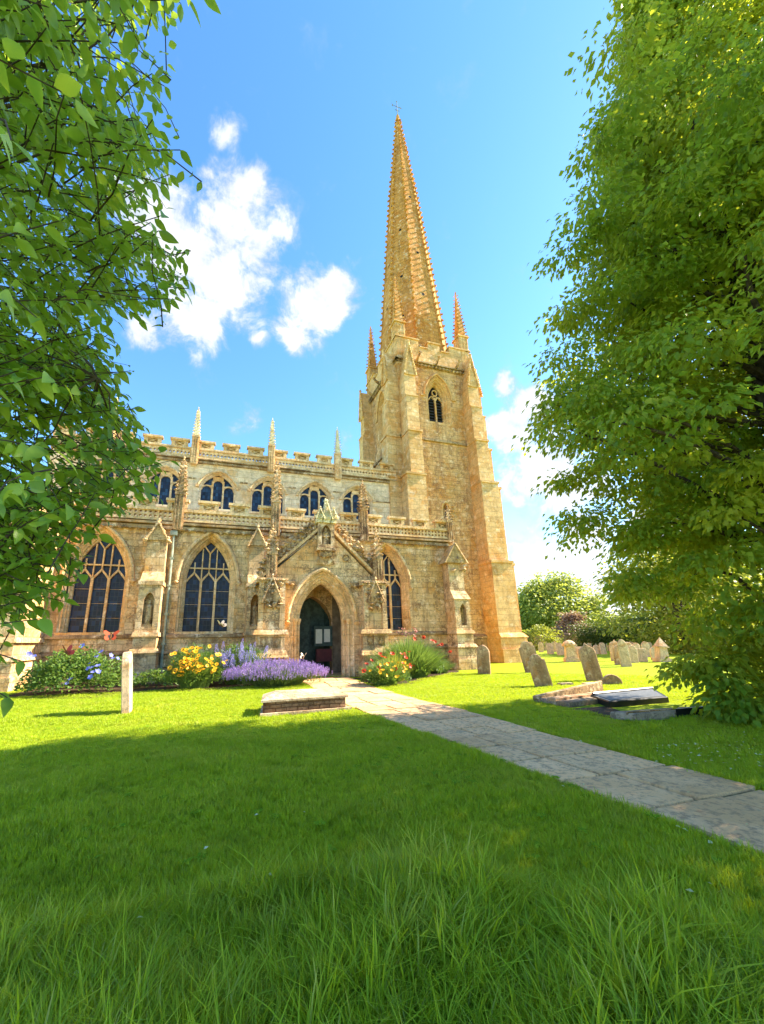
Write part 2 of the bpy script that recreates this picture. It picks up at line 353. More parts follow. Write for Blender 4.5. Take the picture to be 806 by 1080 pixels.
    def build(s, name, mats, parent=None, local=False, smooth=False):
        me = bpy.data.meshes.new(name)
        off = Vector((0, 0, 0)) if (parent is None or local) else world_loc(parent)
        me.from_pydata([(x-off.x, y-off.y, z-off.z) for x, y, z in s.v], [], s.f)
        mats = mats if isinstance(mats, (list, tuple)) else [mats]
        for m in mats: me.materials.append(M[m] if isinstance(m, str) else m)
        if len(mats) > 1: me.polygons.foreach_set('material_index', s.mi)
        if smooth: me.polygons.foreach_set('use_smooth', [True]*len(me.polygons))
        me.update()
        o = bpy.data.objects.new(name, me); COL.objects.link(o)
        if parent is not None: o.parent = parent
        return o
def tag(o, label=None, cat=None, group=None, kind=None):
    if label: o['label'] = label
    if cat: o['category'] = cat
    if group: o['group'] = group
    if kind: o['kind'] = kind
    return o
def empty(name, loc, label, cat, group=None):
    o = bpy.data.objects.new(name, None); o.empty_display_size = 0.2; COL.objects.link(o); o.location = loc
    return tag(o, label, cat, group)

class Arch:
    """pointed (two-centred) or flattened four-centred arch; pts(w) keeps mouldings parallel"""
    def __init__(s, cx, zs, w, H, kind='two'):
        s.cx, s.zs, s.w, s.H, s.kind = cx, zs, w, H, kind
        s.e = (H*H+w*w)/(2*w)-w
    def height(s, w):
        return math.sqrt(max((w+s.e)**2-s.e**2, 1e-6)) if s.kind == 'two' else s.H+(w-s.w)
    def pts(s, w, n=11, foot=None):
        L = []
        if s.kind == 'two':
            r = w+s.e; a1 = math.atan2(s.height(w), -s.e)
            for i in range(n): a = math.pi+(a1-math.pi)*i/(n-1); L.append((s.cx+s.e+r*math.cos(a), s.zs+r*math.sin(a)))
        else:
            H = s.height(w)
            for i in range(n): t = i/(n-1); L.append((s.cx-w+w*t, s.zs+H*(.55*(1-(1-t)**3)+.45*t)))
        Rr = [(2*s.cx-x, z) for x, z in reversed(L[:-1])]
        out = L+Rr
        if foot is not None: out = [(s.cx-w, foot)]+out+[(s.cx+w, foot)]
        return out
    def sweep(s, mb, prof, y, foot=None, n=11):
        mb.loft([[(x, y+d, z) for x, z in s.pts(w, n, foot)] for w, d in prof], closed=False)

# ------------------------------------------------------------------ ground, path
def sheet(name, x0, x1, y0, y1, z, mat, nx=1, ny=1, kind='structure'):
    mb = MB(); xs = np.linspace(x0, x1, nx+1); ys = np.linspace(y0, y1, ny+1)
    vs = [(x, y, z) for y in ys for x in xs]; fs = [(j*(nx+1)+i, j*(nx+1)+i+1, (j+1)*(nx+1)+i+1, (j+1)*(nx+1)+i) for j in range(ny) for i in range(nx)]
    mb.add(vs, fs); o = mb.build(name, mat); tag(o, kind=kind); return o
m, t, out = new_mat('lawn'); M['lawn'] = m
tc = t.n('ShaderNodeTexCoord').outputs['Object']
n1 = t.noise(tc, 0.35, 5, .6); n2 = t.noise(tc, 2.2, 6, .65); n3 = t.noise(tc, 40.0, 5, .75)
c = t.mix(t.ramp(n1, .35, .65), (0.25, 0.32, 0.010), (0.34, 0.40, 0.012))
c = t.mix(t.math('MULTIPLY', t.ramp(n2, .42, .68), .5), c, (0.29, 0.37, 0.025))
c = t.mix(t.math('MULTIPLY', t.ramp(n3, .45, .7), .45), c, (0.06, 0.15, 0.008))
h = t.math('ADD', n3, t.math('MULTIPLY', t.noise(tc, 120.0, 3, .8), .8))
principled(t, out, c, 0.9, h, 0.03, 0.08, bump_s=0.9)
sheet('ground', -400, 700, -200, 900, 0.0, 'lawn', 2, 2)
m, t, out = new_mat('flagstone'); M['flag'] = m
tc = t.n('ShaderNodeTexCoord').outputs['Object']; geo = t.n('ShaderNodeNewGeometry')
rnd = geo.outputs['Random Per Island']
big = t.noise(tc, 1.3, 6, .65); fine = t.noise(tc, 16, 7, .7); spk = t.noise(tc, 60, 4, .7)
c = t.mix(rnd, (0.88, 0.52, 0.24), (0.58, 0.34, 0.15))
c = t.mix(t.math('MULTIPLY', t.ramp(big, .4, .62), .6), c, (0.84, 0.54, 0.28))
c = t.mix(t.math('MULTIPLY', t.ramp(fine, .46, .64), .65), c, (0.20, 0.14, 0.085))
c = t.mix(t.math('MULTIPLY', t.ramp(t.noise(t.vmath('ADD', tc, (3, 3, 3)), 3.7, 8, .75), .57, .68), .55), c, (0.26, 0.25, 0.16))
c = t.mix(t.math('MULTIPLY', t.ramp(spk, .58, .72), .3), c, (0.62, 0.5, 0.36))
principled(t, out, c, 0.8, t.math('ADD', fine, t.math('MULTIPLY', spk, .4)), 0.02, 0.2, bump_s=0.7)
M['joint'] = plain('sandy joints', (0.22, 0.17, 0.08), 0.95, .5, 9, .1)
# path: bedding sheet with individual worn flags on it
PATH_L = [(-3, 3.7), (2.2, 3.57), (4.1, 3.40), (6.2, 3.2), (7.8, 3.02), (8.9, 2.9), (10.5, 2.85), (13, 2.9), (16.4, 3.0)]
PATH_R = [(-3, 5.1), (3, 5.0), (5, 4.93), (7, 4.96), (8.5, 4.88), (10.5, 4.75), (12.4, 4.75), (16.4, 5.1)]
def pl(y): return float(np.interp(y, *zip(*PATH_L)))
def pr(y): return float(np.interp(y, *zip(*PATH_R)))
mb = MB(); ys = np.linspace(-3, 16.45, 40)
mb.add([(pl(y)+.03+random.uniform(-.03, .03), y, .004) for y in ys]+[(pr(y)-.03+random.uniform(-.03, .03), y, .004) for y in ys], [(i, 40+i, 41+i, i+1) for i in range(39)])
bed = mb.build('path_bedding', 'joint'); tag(bed, kind='structure')
mb = MB(); y = -3.0
while y < 16.3:
    d = random.uniform(.5, .85); n = random.choice((2, 3, 3)); cuts = sorted(random.uniform(.3, .7) if n == 2 else (k+random.uniform(.85, 1.15))/3 for k in range(n-1))
    cuts = [0]+cuts+[1]
    for a, b in zip(cuts[:-1], cuts[1:]):
        y0, y1 = y+.013, y+d-.013; g = .014
        P = []
        for yy, q in ((y0, a), (y0, b), (y1, b), (y1, a)):
            l, r = pl(yy), pr(yy); x = l+(r-l)*q+(g if q == a else -g)+random.uniform(-.012, .012); P.append((x+(random.uniform(-.035, .035) if q in (0, 1) else 0), yy+random.uniform(-.014, .014)))
        z = .024+random.uniform(-.009, .009); e = .012
        cxm = sum(p[0] for p in P)/4; cym = sum(p[1] for p in P)/4
        top = [(x+(cxm-x)*e*2, yy+(cym-yy)*e*2, z+random.uniform(-.004, .004)) for x, yy in P]
        mb.hexa([(x, yy, -.02) for x, yy in P]+top)
    y += d
pth = mb.build('path', 'flag'); tag(pth, kind='structure')

# ------------------------------------------------------------------ church
YA, YC = 18.6, 22.5                     # aisle wall, clerestory wall
church = empty('church', (4, YA, 0), 'tall medieval stone church with a crocketed spire, gabled porch and battlemented aisle', 'church')
A_X = [-4.97, -0.67, 7.93]
def aisle_arch(cx): return Arch(cx, 4.1, 1.33, 2.33)
mb = MB()
holes = []
for cx in A_X: holes.append(aisle_arch(cx).pts(1.18, 11, 1.92))
holes.append([(3.15, 0.02), (5.0, 0.02), (5.0, 2.2)]+[(p[0], p[1]) for p in reversed(Arch(4.07, 2.2, .93, 1.3).pts(.93, 8)[1:-1])]+[(3.15, 2.2)])
mb.plate([(-6.6, 0), (11.75, 0), (11.75, 6.45), (-6.6, 6.45)], holes, YA, YA+.7)
mb.box(11.2, 11.75, YA+.7, 22.8, 0, 6.45)           # west return wall
aisle = mb.build('aisle_wall', 'aisle', church)
# plinth and string courses
def runs(y, x0, x1, z0, z1, d, gaps=(), slope=.0, parent=None, mat='coping', bosses=None):
    """moulding along the wall with gaps left free, one mesh per unbroken run"""
    xs = [x0]+[v for g in gaps for v in g]+[x1]
    for a, b in zip(xs[0::2], xs[1::2]):
        if b-a < .05: continue
        mb = MB(); mb.add([(a, y, z0), (b, y, z0), (b, y-d, z0+.02), (a, y-d, z0+.02), (a, y-d, z1-slope), (b, y-d, z1-slope), (b, y, z1), (a, y, z1)],
                          [(0, 1, 2, 3), (3, 2, 5, 4), (4, 5, 6, 7), (0, 3, 4, 7), (1, 6, 5, 2)])
        if bosses:
            x = a+.15
            while x < b: mb.blob((x, y-.13, z0+.02), .10, .10, .10); x += bosses
        mb.build('string_course', mat, parent or church)
BUT = [(-3.22, -2.4), (1.0, 1.72)]
allg = [BUT[0], (1.0, 6.9), (11.1, 11.75)]
runs(YA, -6.55, 11.75, 1.66, 1.86, .13, allg, .09)
runs(YA, -6.55, 11.75, 1.02, 1.2, .2, allg, .12)
runs(YA, -6.55, 11.75, 0.0, .5, .3, allg, .14)
runs(YA, -6.55, 11.75, .5, 1.02, .12, allg, .02)
runs(YA, -6.55, 11.75, 6.30, 6.52, .16, [(1.95, 2.5)], .04, None, 'coping', .34)
runs(YA, -6.55, 11.75, 6.52, 6.70, .26, [(1.95, 2.5)], .06)

def embattled(x0, x1, y, zb, zt, hole_h, period, mer, first, mats, name, diamond=False, th=.2):
    """pierced parapet with merlons that carry sunk panels"""
    mb = MB(); n = int(round((x1-x0)/.2)); s = (x1-x0)/n
    zm = zb+hole_h
    for i in range(n):
        a = x0+i*s
        if diamond:
            mb.cell(a, a+s, zb, zm, y, y+th, s*.36, rot=True)
        else:
            h = hole_h/2
            mb.cell(a, a+s, zb, zb+h, y, y+th, min(s, h)*.33); mb.cell(a, a+s, zb+h, zm, y, y+th, min(s, h)*.33)
    zc = zm+.13
    mb.box(x0, x1, y-.07, y+th+.05, zm, zc)
    mb.box(x0, x1, y-.05, y+th+.03, zb-.1, zb)
    x = x0+first
    segs = []
    while x < x1:
        a, b = max(x, x0), min(x+mer, x1)
        if b-a > .12:
            segs.append((a, b)); w2 = min(.24, (b-a)*.3); cz = (zc+zt)/2
            cx = (a+b)/2; hz = (zt-zc)*.36
            mb.plate([(a, zc), (b, zc), (b, zt), (a, zt)], [[(cx-w2, cz-hz), (cx+w2, cz-hz), (cx+w2, cz+hz), (cx-w2, cz+hz)]], y, y+th*.5)
            mb.box(a+.01, b-.01, y+th*.62, y+th, zc, zt-.005)
            mb.ribbon([(cx-w2, cz-hz), (cx+w2, cz+hz)], .035, y+.03, y+.08); mb.ribbon([(cx-w2, cz+hz), (cx+w2, cz-hz)], .035, y+.034, y+.085)
            mb.box(a-.07, b+.07, y-.08, y+th+.06, zt, zt+.12)
        x += period
    return mb.build(name, mats, church)
embattled(-6.55, 11.75, YA-.1, 6.82, 7.66, .36, 1.35, .84, -.12, 'mould', 'aisle_parapet')
# roofs
mb = MB(); mb.hexa([(-6.6, YA+.2, 6.5), (11.7, YA+.2, 6.5), (11.7, YC, 7.5), (-6.6, YC, 7.5), (-6.6, YA+.2, 6.62), (11.7, YA+.2, 6.62), (11.7, YC, 7.62), (-6.6, YC, 7.62)])
mb.build('aisle_roof', 'lead', church)
mb = MB(); mb.hexa([(-9, YC+.3, 11.5), (11.2, YC+.3, 11.5), (11.2, 25.8, 12.7), (-9, 25.8, 12.7), (-9, YC+.3, 11.62), (11.2, YC+.3, 11.62), (11.2, 25.8, 12.85), (-9, 25.8, 12.85)])
mb.hexa([(-9, 25.8, 12.7), (11.2, 25.8, 12.7), (11.2, 29.1, 11.5), (-9, 29.1, 11.5), (-9, 25.8, 12.85), (11.2, 25.8, 12.85), (11.2, 29.1, 11.62), (-9, 29.1, 11.62)])
mb.build('nave_roof', 'lead', church)

# windows of the aisle
def tracery_window(cx, parent, name):
    A = aisle_arch(cx)
    mb = MB()
    A.sweep(mb, [(1.18, -.002), (1.14, .07), (1.09, .07), (1.05, .16), (1.0, .2), (1.0, .27), (.93, .33), (.93, .62)], YA, 1.92)
    mb.box(cx-1.2, cx+1.2, YA-.06, YA+.62, 1.78, 1.92)
    fr = mb.build(name, 'mould', parent)
    mb = MB()                                        # hood with stops
    A.sweep(mb, [(1.2, 0), (1.2, -.1), (1.27, -.13), (1.34, -.1), (1.37, 0)], YA, None)
    for sx in (-1, 1): mb.blob((cx+sx*1.3, YA-.08, 4.02), .11, .1, .12)
    k = A.pts(1.09, 12)
    for i in range(2, len(k)-2, 2): mb.blob((k[i][0], YA+.1, k[i][1]), .06, .05, .06)
    mb.build('hood_mould', 'mould', fr)
    mb = MB(); mb.add([(x, YA+.47, z) for x, z in A.pts(.95, 11, 1.9)], [tuple(range(len(A.pts(.95, 11, 1.9))))])
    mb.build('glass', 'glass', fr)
    mb = MB(); y0, y1 = YA+.36, YA+.53; lw = 2*.93/3
    for sx in (-1, 1): mb.ribbon([(cx+sx*lw/2, 1.92), (cx+sx*lw/2, 4.2)], .10, y0, y1)
    for k in (-1, 0, 1):                             # ogee heads of the three lights
        c0 = cx+k*lw; pts = []
        for q in np.linspace(-1, 1, 13):
            zz = 4.12+.36*(1-abs(q)**1.25)+.06*max(0, 1-abs(q)*5)
            pts.append((c0+q*lw/2, zz))
        mb.ribbon(pts, .075, y0+.003, y1-.01)
    ht = 4.72
    mb.ribbon([(cx-.9, ht), (cx+.9, ht)], .06, y0-.02, y0+.06)
    for q in (-lw, -lw/2, 0, lw/2, lw):
        top = A.zs+A.height(.93)*(1-(abs(q)/.93)**1.6)
        if abs(q) < .2: top = 5.45
        mb.ribbon([(cx+q, 4.5 if abs(q) in (0, lw) else 4.2), (cx+q, top)], .05 if q else .06, y0+.004, y1-.014)
    for sx in (-1, 1): mb.ribbon([(cx, 5.42), (cx+sx*.1, 5.56), (cx+sx*.24, 5.75)], .055, y0+.006, y1-.012)
    for z in (2.5, 3.1, 3.7): mb.ribbon([(cx-.93, z), (cx+.93, z)], .012, YA+.452, YA+.462)
    mb.build('tracery', 'mould', fr)
for cx in A_X: tracery_window(cx, church, 'aisle_window')

def gablet(mb, xc, w, z0, z1, yf, yb, crockets=True, s=.07):
    """steep little gable roof facing front"""
    h = w/2
    mb.add([(xc-h, yf, z0), (xc+h, yf, z0), (xc, yf, z1), (xc-h, yb, z0), (xc+h, yb, z0), (xc, yb, z1)], [(0, 1, 2), (5, 4, 3), (0, 2, 5, 3), (1, 4, 5, 2), (0, 3, 4, 1)])
    for sx in (-1, 1): mb.tube([(xc+sx*(h+.05), yf-.04, z0-.02), (xc, yf-.04, z1+.05)], s*.6, 5)
    if crockets:
        for sx in (-1, 1):
            for q in np.linspace(.1, .88, max(3, int((z1-z0)/.22))): mb.blob((xc+sx*(h+.07)*(1-q), yf-.03, z0+(z1-z0)*q+.03), s, s*.9, s)
        mb.blob((xc, yf-.02, z1+.12), s*1.1, s*1.1, s*1.6)
# gabled buttresses of the aisle
for (x0, x1) in BUT:
    mb = MB(); xc = (x0+x1)/2; w = x1-x0
    mb.box(x0-.12, x1+.12, 17.45, YA+.02, 0, .55); mb.box(x0-.06, x1+.06, 17.55, YA+.02, .55, 1.1, .0, .0)
    mb.box(x0-.12, x1+.12, 17.47, YA+.02, 1.1, 1.26, .06, .06); mb.box(x0, x1, 17.62, YA+.02, 1.26, 1.72); mb.box(x0-.07, x1+.07, 17.53, YA+.02, 1.72, 1.88, .03, .03)
    mb.plate([(x0, 1.88), (x1, 1.88), (x1, 3.75), (x0, 3.75)], [[(xc-.2, 2.1), (xc+.2, 2.1), (xc+.2, 3.15), (xc+.1, 3.38), (xc, 3.45), (xc-.1, 3.38), (xc-.2, 3.15)]], 17.66, 17.96)
    mb.box(x0+.002, x1-.002, 17.97, YA+.02, 1.88, 3.75)
    mb.box(x0-.05, x1+.05, 17.6, YA+.02, 3.75, 3.92); mb.hexa([(x0, 17.64, 3.92), (x1, 17.64, 3.92), (x1, YA+.02, 3.92), (x0, YA+.02, 3.92), (x0, 18.05, 4.35), (x1, 18.05, 4.35), (x1, YA+.02, 4.35), (x0, YA+.02, 4.35)])
    mb.box(x0+.03, x1-.03, 18.06, YA+.02, 4.35, 5.75)
    gablet(mb, xc, w-.02, 5.7, 6.45, 17.98, YA, True, .08)
    for sx in (-1, 1): mb.blob((xc+sx*w*.55, 18.0, 5.68), .12, .12, .16); mb.blob((xc+sx*w*.3, 17.94, 3.66), .1, .1, .12)
    b = mb.build('buttress', 'aisle2', church)
    mb = MB(); mb.add([(xc-.21, 17.955, 2.08), (xc+.21, 17.955, 2.08), (xc+.21, 17.955, 3.5), (xc-.21, 17.955, 3.5)], [(0, 1, 2, 3)])
    mb.box(xc-.17, xc+.17, 17.7, 17.95, 2.1, 2.2); mb.lathe(xc, 17.86, [(.12, 2.2), (.13, 2.45), (.11, 2.75), (.13, 2.9), (.05, 2.98), (.075, 3.06), (.04, 3.16)], 8)
    mb.build('niche', 'carved', b)

def pinnacle(x, y, z0, zs, zt, wd, name='pinnacle', parent=None, mat='mould', nc=9, cs=.085, spread=1.0, mat2=None):
    mb = MB(); h = wd/2
    mb.box(x-h, x+h, y-h, y+h, z0, zs)
    for (dx, dy, ax) in ((0, -1, 0), (-1, 0, 1), (1, 0, 1), (0, 1, 0)):    # sunk panels read as ribs on each face
        for q in (-.72, 0, .72):
            if ax == 0: mb.box(x+q*h-.018, x+q*h+.018, y+dy*(h+.02)-.02, y+dy*(h+.02)+.02, z0+.05, zs-.1)
            else: mb.box(x+dx*(h+.02)-.02, x+dx*(h+.02)+.02, y+q*h-.018, y+q*h+.018, z0+.05, zs-.1)
    mb.box(x-h*1.25, x+h*1.25, y-h*1.25, y+h*1.25, zs-.06, zs+.05)
    b = mb.build(name, mat, parent)
    mb = MB(); r = h*.86
    mb.add([(x-r, y-r, zs+.05), (x+r, y-r, zs+.05), (x+r, y+r, zs+.05), (x-r, y+r, zs+.05), (x-.03, y-.03, zt-.1), (x+.03, y-.03, zt-.1), (x+.03, y+.03, zt-.1), (x-.03, y+.03, zt-.1)],
           [(0, 1, 5, 4), (1, 2, 6, 5), (2, 3, 7, 6), (3, 0, 4, 7), (4, 5, 6, 7)])
    for k in range(nc):
        q = (k+.3)/nc; rr = r*(1-q)+.03*q; z = zs+.05+(zt-.15-zs)*q
        for sx, sy in ((-1, -1), (1, -1), (1, 1), (-1, 1)): mb.blob((x+sx*(rr+cs*.45)*spread, y+sy*(rr+cs*.45)*spread, z+.03), cs*(1-.35*q), None, cs*.8)
    mb.blob((x, y, zt-.06), cs*.9, None, cs*.8); mb.blob((x, y, zt+.06), cs*.5, None, cs*1.1)
    mb.build('crocketed_spirelet', mat2 or mat, b)
    return b
for px, zt in ((-2.1, 9.75), (2.2, 10.1), (6.68, 9.5)):
    pinnacle(px, YA-.12, 6.3, 8.0, zt, .36, 'pinnacle', church, 'carved', 8, .1)

# clerestory
C_X = [-6.27, -3.43, -.65, 2.2, 5.04, 7.78]
def cl_arch(cx): return Arch(cx, 10.1, .93, .78, 'four')
mb = MB()
mb.plate([(-9, 7), (10.9, 7), (10.9, 11.45), (-9, 11.45)], [cl_arch(c).pts(1.0, 9, 8.75) for c in C_X], YC, YC+.6)
mb.box(-9, 10.9, 28.6, 29.1, 0, 11.45)
cw = mb.build('clerestory_wall', 'cler', church)
runs(YC, -9, 10.5, 11.38, 11.56, .12, (), .04); runs(YC, -9, 10.5, 11.56, 11.68, .2, (), .05); runs(YC, 8.95, 10.6, 10.02, 10.12, .08, (), .05)
for a, b in zip(C_X[:-1], C_X[1:]):
    for k in (-.12, .12): mb = MB(); mb.box((a+b)/2+k-.09, (a+b)/2+k+.09, YC-.05, YC+.02, 10.42, 10.5); mb.build('corbel', 'coping', church)
embattled(-9, 10.5, YC-.1, 11.74, 12.66, .42, 1.41, .9, .05, 'mould', 'clerestory_parapet', True)
for cx in C_X:
    A = cl_arch(cx); mb = MB()
    A.sweep(mb, [(1.0, -.002), (.96, .1), (.9, .16), (.9, .4)], YC, 8.75, 9); mb.box(cx-1.02, cx+1.02, YC-.05, YC+.4, 8.62, 8.75)
    fr = mb.build('clerestory_window', 'cler', church)
    mb = MB(); A.sweep(mb, [(1.02, 0), (1.02, -.09), (1.09, -.12), (1.16, -.08), (1.18, 0)], YC, None, 10)
    for sx in (-1, 1): mb.box(cx+sx*1.1-.09, cx+sx*1.1+.09, YC-.12, YC, 9.98, 10.12)
    mb.build('hood_mould', 'mould', fr)
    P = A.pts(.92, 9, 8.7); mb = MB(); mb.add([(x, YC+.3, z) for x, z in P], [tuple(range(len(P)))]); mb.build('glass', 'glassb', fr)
    mb = MB(); lw = 1.8/3
    for sx in (-1, 1): mb.ribbon([(cx+sx*lw/2, 8.75), (cx+sx*lw/2, 10.5)], .10, YC+.2, YC+.36)
    for k, top in ((-1, 10.2), (0, 10.55), (1, 10.2)):
        pts = [(cx+k*lw+q*lw/2, top-.28+.28*math.sqrt(max(0, 1-q*q))) for q in np.linspace(-1, 1, 11)]
        mb.ribbon(pts, .07, YC+.204, YC+.35)
        # spandrels above the rounded heads
        mb.plate(pts+[(cx+k*lw+lw/2, top+.22-(.2 if k else 0)), (cx+k*lw-lw/2, top+.22-(.2 if k else 0))], [], YC+.22, YC+.29)
    mb.build('tracery', 'mould', fr)
for px in (-6.3, -2.02, 2.3, 6.47):
    pinnacle(px, YC-.12, 11.25, 12.95, 14.8, .34, 'pinnacle', church, 'mould', 9, .07, mat2='lichen')

# west corner buttress of the aisle
mb = MB()
mb.box(11.0, 12.2, 17.5, YA+.02, 0, .5); mb.box(11.08, 12.12, 17.6, YA+.02, .5, 1.05); mb.box(11.02, 12.18, 17.52, YA+.02, 1.05, 1.2, .08, .08)
mb.box(11.13, 12.05, 17.66, YA+.02, 1.2, 1.7); mb.box(11.06, 12.12, 17.58, YA+.02, 1.7, 1.86, .04, .04)
mb.plate([(11.15, 1.86), (12.02, 1.86), (12.02, 3.4), (11.15, 3.4)], [[(11.45, 2.1), (11.78, 2.1), (11.78, 2.95), (11.62, 3.2), (11.45, 2.95)]], 17.7, 17.95)
mb.box(11.152, 12.018, 17.96, YA+.02, 1.86, 3.4)
mb.hexa([(11.1, 17.62, 3.4), (12.08, 17.62, 3.4), (12.08, YA, 3.4), (11.1, YA, 3.4), (11.15, 17.98, 3.85), (12.02, 17.98, 3.85), (12.02, YA, 3.85), (11.15, YA, 3.85)])
mb.box(11.15, 12.02, 18.0, YA+.02, 3.85, 5.35)
gablet(mb, 11.55, 1.25, 5.3, 6.3, 17.85, YA+.3, False); 
for k in range(7): mb.blob((11.55+random.uniform(-.35, .5), 17.88, 5.3+random.uniform(-.4, .5)), .13, .12, .16)
b = mb.build('buttress', 'aisle2', church)
pinnacle(11.72, YA-.05, 6.4, 7.75, 8.6, .3, 'pinnacle', church, 'carved', 4, .08)

# projecting chapel wall on the far left with its moulded plinth
mb = MB()
mb.box(-14, -6.55, 16.35, 23, 0, 6.9); mb.box(-14, -6.42, 16.2, 18.6, 0, .45, .0, .0); mb.box(-14, -6.48, 16.28, 18.6, .45, .95); mb.box(-14, -6.4, 16.18, 18.6, .95, 1.12, .06, .06)
mb.box(-14, -6.44, 16.24, 18.6, 1.55, 1.72, .04, .04)
mb.box(-14, -6.4, 16.2, 23, 6.6, 6.85)
mb.build('chapel_wall', 'aisle', church)
# rainwater pipe with hopper
mb = MB()
mb.tube([(-2.23, YA-.16, .35), (-2.23, YA-.16, 6.1)], .055, 8); mb.box(-2.37, -2.09, YA-.3, YA-.02, 6.05, 6.25, -.0, .0)
for z in (1.4, 2.6, 3.8, 5.0): mb.box(-2.31, -2.15, YA-.22, YA, z, z+.07)
mb.build('rainwater_pipe', 'pipe', church)

# ---- porch
YP = 16.5
PA = Arch(4.05, 2.3, 1.47, 2.15)
mb = MB()
mb.plate([(1.5, 0), (6.65, 0), (6.65, 3.85), (4.15, 6.3), (1.5, 3.85)], [PA.pts(1.36, 12, 0.0)], YP, YP+.5)
mb.box(1.5, 2.1, YP+.5, YA, 0, 3.95); mb.box(6.05, 6.65, YP+.5, YA, 0, 3.95)
porch = mb.build('porch', 'porch', church)
mb = MB()
for sx in (-1, 1):
    xe = 4.15+sx*2.85; mb.hexa([(4.15, YP+.45, 6.1), (xe, YP+.45, 3.75), (xe, YA, 3.75), (4.15, YA, 6.1), (4.15, YP+.45, 6.25), (xe, YP+.45, 3.9), (xe, YA, 3.9), (4.15, YA, 6.25)])
mb.build('porch_roof', 'lead', porch)
mb = MB()                                            # moulded archway with shafts
PA.sweep(mb, [(1.36, -.002), (1.30, .05), (1.22, .05), (1.17, .12), (1.1, .12), (1.06, .2), (1.0, .22), (.93, .3), (.93, .52)], YP, 0.0, 13)
for sx in (-1, 1):
    for (wd, dy, r) in ((1.14, .1, .065), (.985, .24, .06)):
        X = 4.05+sx*wd; mb.tube([(X, YP+dy, 0), (X, YP+dy, 2.16)], r, 8)
        mb.lathe(X, YP+dy, [(r*1.7, 0), (r*1.7, .18), (r*1.2, .28)], 8); mb.lathe(X, YP+dy, [(r, 2.14), (r*1.9, 2.28), (r*2, 2.36)], 8)
mb.build('archway', 'mould', porch)
mb = MB(); PA.sweep(mb, [(1.40, 0), (1.40, -.1), (1.47, -.14), (1.54, -.1), (1.56, 0)], YP, None, 13)
for sx in (-1, 1): mb.blob((4.05+sx*1.47, YP-.09, 2.2), .13, .12, .16)
for sx, q in ((-1, .72), (1, .7)): mb.blob((4.05+sx*1.17, YP+.0, 3.3), .08, .07, .08)
mb.build('hood_mould', 'mould', porch)
mb = MB()                                            # gable coping with cresting of carved leaves
for sx, xf, zf in ((-1, 1.2, 3.72), (1, 6.95, 3.72)):
    a, b = (4.15, 6.5), (xf, zf)
    L = 14
    mb.hexa([(xf, YP-.14, zf), (4.15, YP-.14, 6.42), (4.15, YP+.5, 6.42), (xf, YP+.5, zf), (xf, YP-.14, zf+.14), (4.15, YP-.14, 6.58), (4.15, YP+.5, 6.58), (xf, YP+.5, zf+.14)])
gc = mb.build('gable_coping', 'mould', porch)
mb = MB()
for sx, xf in ((-1, 1.35), (1, 6.85)):
    for k in range(17):
        q = (k+.5)/17; X = xf+(4.15-xf)*q; Z = 3.95+2.65*q
        mb.tube([(X, YP+.1, Z-.1), (X+random.uniform(-.05, .05), YP+.08, Z+.42)], .05, 5)
        for j in range(4): mb.blob((X+random.uniform(-.1, .1), YP+.1+random.uniform(-.12, .1), Z+.1+.15*j+random.uniform(-.05, .05)), random.uniform(.09, .15), .1, random.uniform(.07, .13), .4)
mb.build('leaf_cresting', 'carved', gc)
mb = MB()                                            # canopied niche at the apex
xn = 4.15
mb.plate([(xn-.36, 5.3), (xn+.36, 5.3), (xn+.36, 6.45), (xn-.36, 6.45)], [[(xn-.2, 5.5), (xn+.2, 5.5), (xn+.2, 6.1), (xn+.12, 6.28), (xn, 6.36), (xn-.12, 6.28), (xn-.2, 6.1)]], YP-.28, YP-.04)
mb.box(xn-.34, xn+.34, YP-.04, YP+.3, 5.3, 6.45)
mb.box(xn-.42, xn+.42, YP-.34, YP, 5.22, 5.34); mb.box(xn-.26, xn+.26, YP-.24, YP, 4.98, 5.22); 
for k in range(8): mb.blob((xn+random.uniform(-.26, .26), YP-.2, 4.98+random.uniform(-.05, .25)), .1, .1, .1)
niche = mb.build('niche', 'carved', porch)
mb = MB(); mb.lathe(xn, YP-.12, [(.13, 5.52), (.14, 5.7), (.10, 5.92), (.13, 6.02), (.045, 6.1), (.075, 6.17), (.07, 6.23), (.02, 6.28)], 10)
mb.tube([(xn-.12, YP-.14, 6.0), (xn-.15, YP-.22, 5.85), (xn-.03, YP-.26, 5.82)], .035, 6); mb.tube([(xn+.12, YP-.14, 6.0), (xn+.15, YP-.22, 5.85), (xn+.03, YP-.26, 5.84)], .035, 6)
mb.build('statue', 'carved', niche)
mb = MB()
for dx, w2, z1 in ((-.3, .28, 7.0), (.3, .28, 7.0), (0, .4, 7.3)):
    mb.box(xn+dx-w2/2, xn+dx+w2/2, YP-.36, YP+.2, 6.45, 6.62)
    gablet(mb, xn+dx, w2, 6.62, z1, YP-.38, YP+.2, True, .06)
mb.lathe(xn, YP-.1, [(.22, 6.62), (.16, 7.0), (.05, 7.45), (.09, 7.52), (.03, 7.66)], 6)
for k in range(26): mb.blob((xn+random.uniform(-.5, .5), YP-.25+random.uniform(-.1, .2), 6.4+random.uniform(0, .75)), .075, .07, .08)
mb.build('canopy', 'lichen', niche)
mb = MB()                                            # carved spread leaves under the corbel, and a small roundel
for sx in (-1, 1):
    mb.add([(xn+sx*.02, YP-.12, 4.62), (xn+sx*.42, YP-.08, 4.66), (xn+sx*.36, YP-.16, 4.82), (xn+sx*.2, YP-.14, 5.02), (xn+sx*.1, YP, 4.8)], [(0, 1, 2, 3), (0, 3, 4), (0, 4, 1), (1, 4, 2), (2, 4, 3)])
